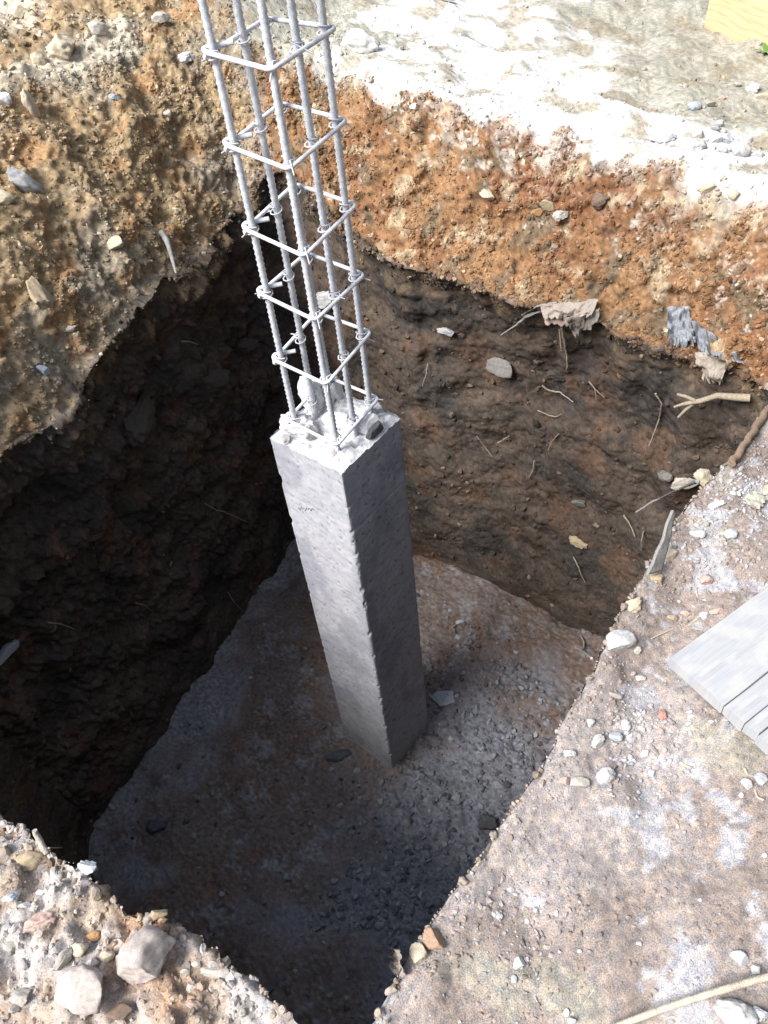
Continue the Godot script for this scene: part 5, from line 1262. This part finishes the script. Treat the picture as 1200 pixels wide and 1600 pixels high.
# lumps of mortar and stones left on the column's rough top (x towards the front corner, z towards the left one, both from the column's middle)
func build_column_top() -> void:
	var turn := Basis(Vector3.UP, deg_to_rad(-42.8))
	var mid := Vector3(-0.0945, 0.02, -1.5335)
	for s in [
		["mortar_lump", "big white mortar lump on the left corner of the column top", "mortar lump", Vector3(-0.072, 0.020, 0.062), Vector3(0.085, 0.055, 0.060), "white", 3, 20.0],
		["stone", "grey stone against the big mortar lump on the column top", "stone", Vector3(-0.028, 0.014, 0.060), Vector3(0.040, 0.040, 0.034), "grey", 1, 60.0],
		["pebble", "small grey pebble at the left edge of the column top", "pebble", Vector3(-0.070, 0.008, 0.104), Vector3(0.030, 0.022, 0.022), "grey", 6, 10.0],
		["pebble", "round grey pebble near the front corner of the column top", "pebble", Vector3(0.060, 0.008, 0.078), Vector3(0.020, 0.018, 0.018), "grey", 0, 0.0],
		["mortar_lump", "white mortar block on the right side of the column top", "mortar lump", Vector3(0.082, 0.024, -0.040), Vector3(0.075, 0.060, 0.046), "white", 4, 35.0],
		["stone", "dark slab added for the shaded face of the white mortar block", "stone", Vector3(0.106, 0.018, -0.030), Vector3(0.058, 0.040, 0.014), "dgrey", 5, 88.0],  # dark piece gives the block's right face its shade by colour
		["mortar_lump", "tall white mortar lump at the back left of the column top", "mortar lump", Vector3(-0.088, 0.050, -0.020), Vector3(0.055, 0.115, 0.050), "white", 7, 0.0],
		["mortar_lump", "knobby white mortar lump at the back corner of the column top", "mortar lump", Vector3(-0.070, 0.036, -0.080), Vector3(0.050, 0.075, 0.045), "white", 8, 40.0],
		["mortar_lump", "low white mortar heap in the middle of the column top", "mortar lump", Vector3(-0.010, 0.010, -0.012), Vector3(0.075, 0.036, 0.060), "white", 2, 10.0],
		["mortar_lump", "small white mortar lump behind the right mortar block", "mortar lump", Vector3(0.050, 0.014, -0.090), Vector3(0.045, 0.036, 0.036), "white", 1, 70.0]]:
		var cols := {"white": Vector3(0.80, 0.80, 0.82), "grey": Vector3(0.42, 0.40, 0.40), "dgrey": Vector3(0.15, 0.15, 0.17)}
		var o := put(s[0], rocks[s[6]], stone_mat(cols[s[5]]))
		tag(o, s[1], s[2], "lumps on the column top")
		var b := turn * Basis(Vector3.UP, deg_to_rad(s[7]))
		o.transform = Transform3D(b * Basis.from_scale(s[4] * 0.58), mid + turn * s[3])

func build_weed() -> void:
	var at := Vector3(1.465, land(1.465, 2.85) - 0.004, -2.85)
	var root := thing("weed", "small green weed at the foot of the yellow plank", "plant", at)
	var leaf := plain(0.10, 0.20, 0.045, 0.6)
	for i in 7:
		var a := i * 2.4
		var out := Vector3(cos(a), 0, sin(a))
		var l := 0.034 + 0.01 * (i % 3)
		var v := PackedVector3Array(); var n := PackedVector3Array(); var idx := PackedInt32Array()
		for k in 7:
			var t := k / 6.0
			var p := out * l * t + Vector3(0, l * (0.9 * t - 0.55 * t * t), 0)
			var w := 0.008 * sin(PI * clampf(t * 0.93 + 0.07, 0, 1))
			var s := out.cross(Vector3.UP) * w
			v.append_array([p - s, p + Vector3(0, -0.002, 0), p + s])
			n.append_array([Vector3.UP, Vector3.UP, Vector3.UP])
		for k in 6:
			for j in 2:
				var b := k * 3 + j
				idx.append_array([b, b + 3, b + 1, b + 1, b + 3, b + 4])
		put("leaf", mesh_of(v, n, idx), leaf, root)
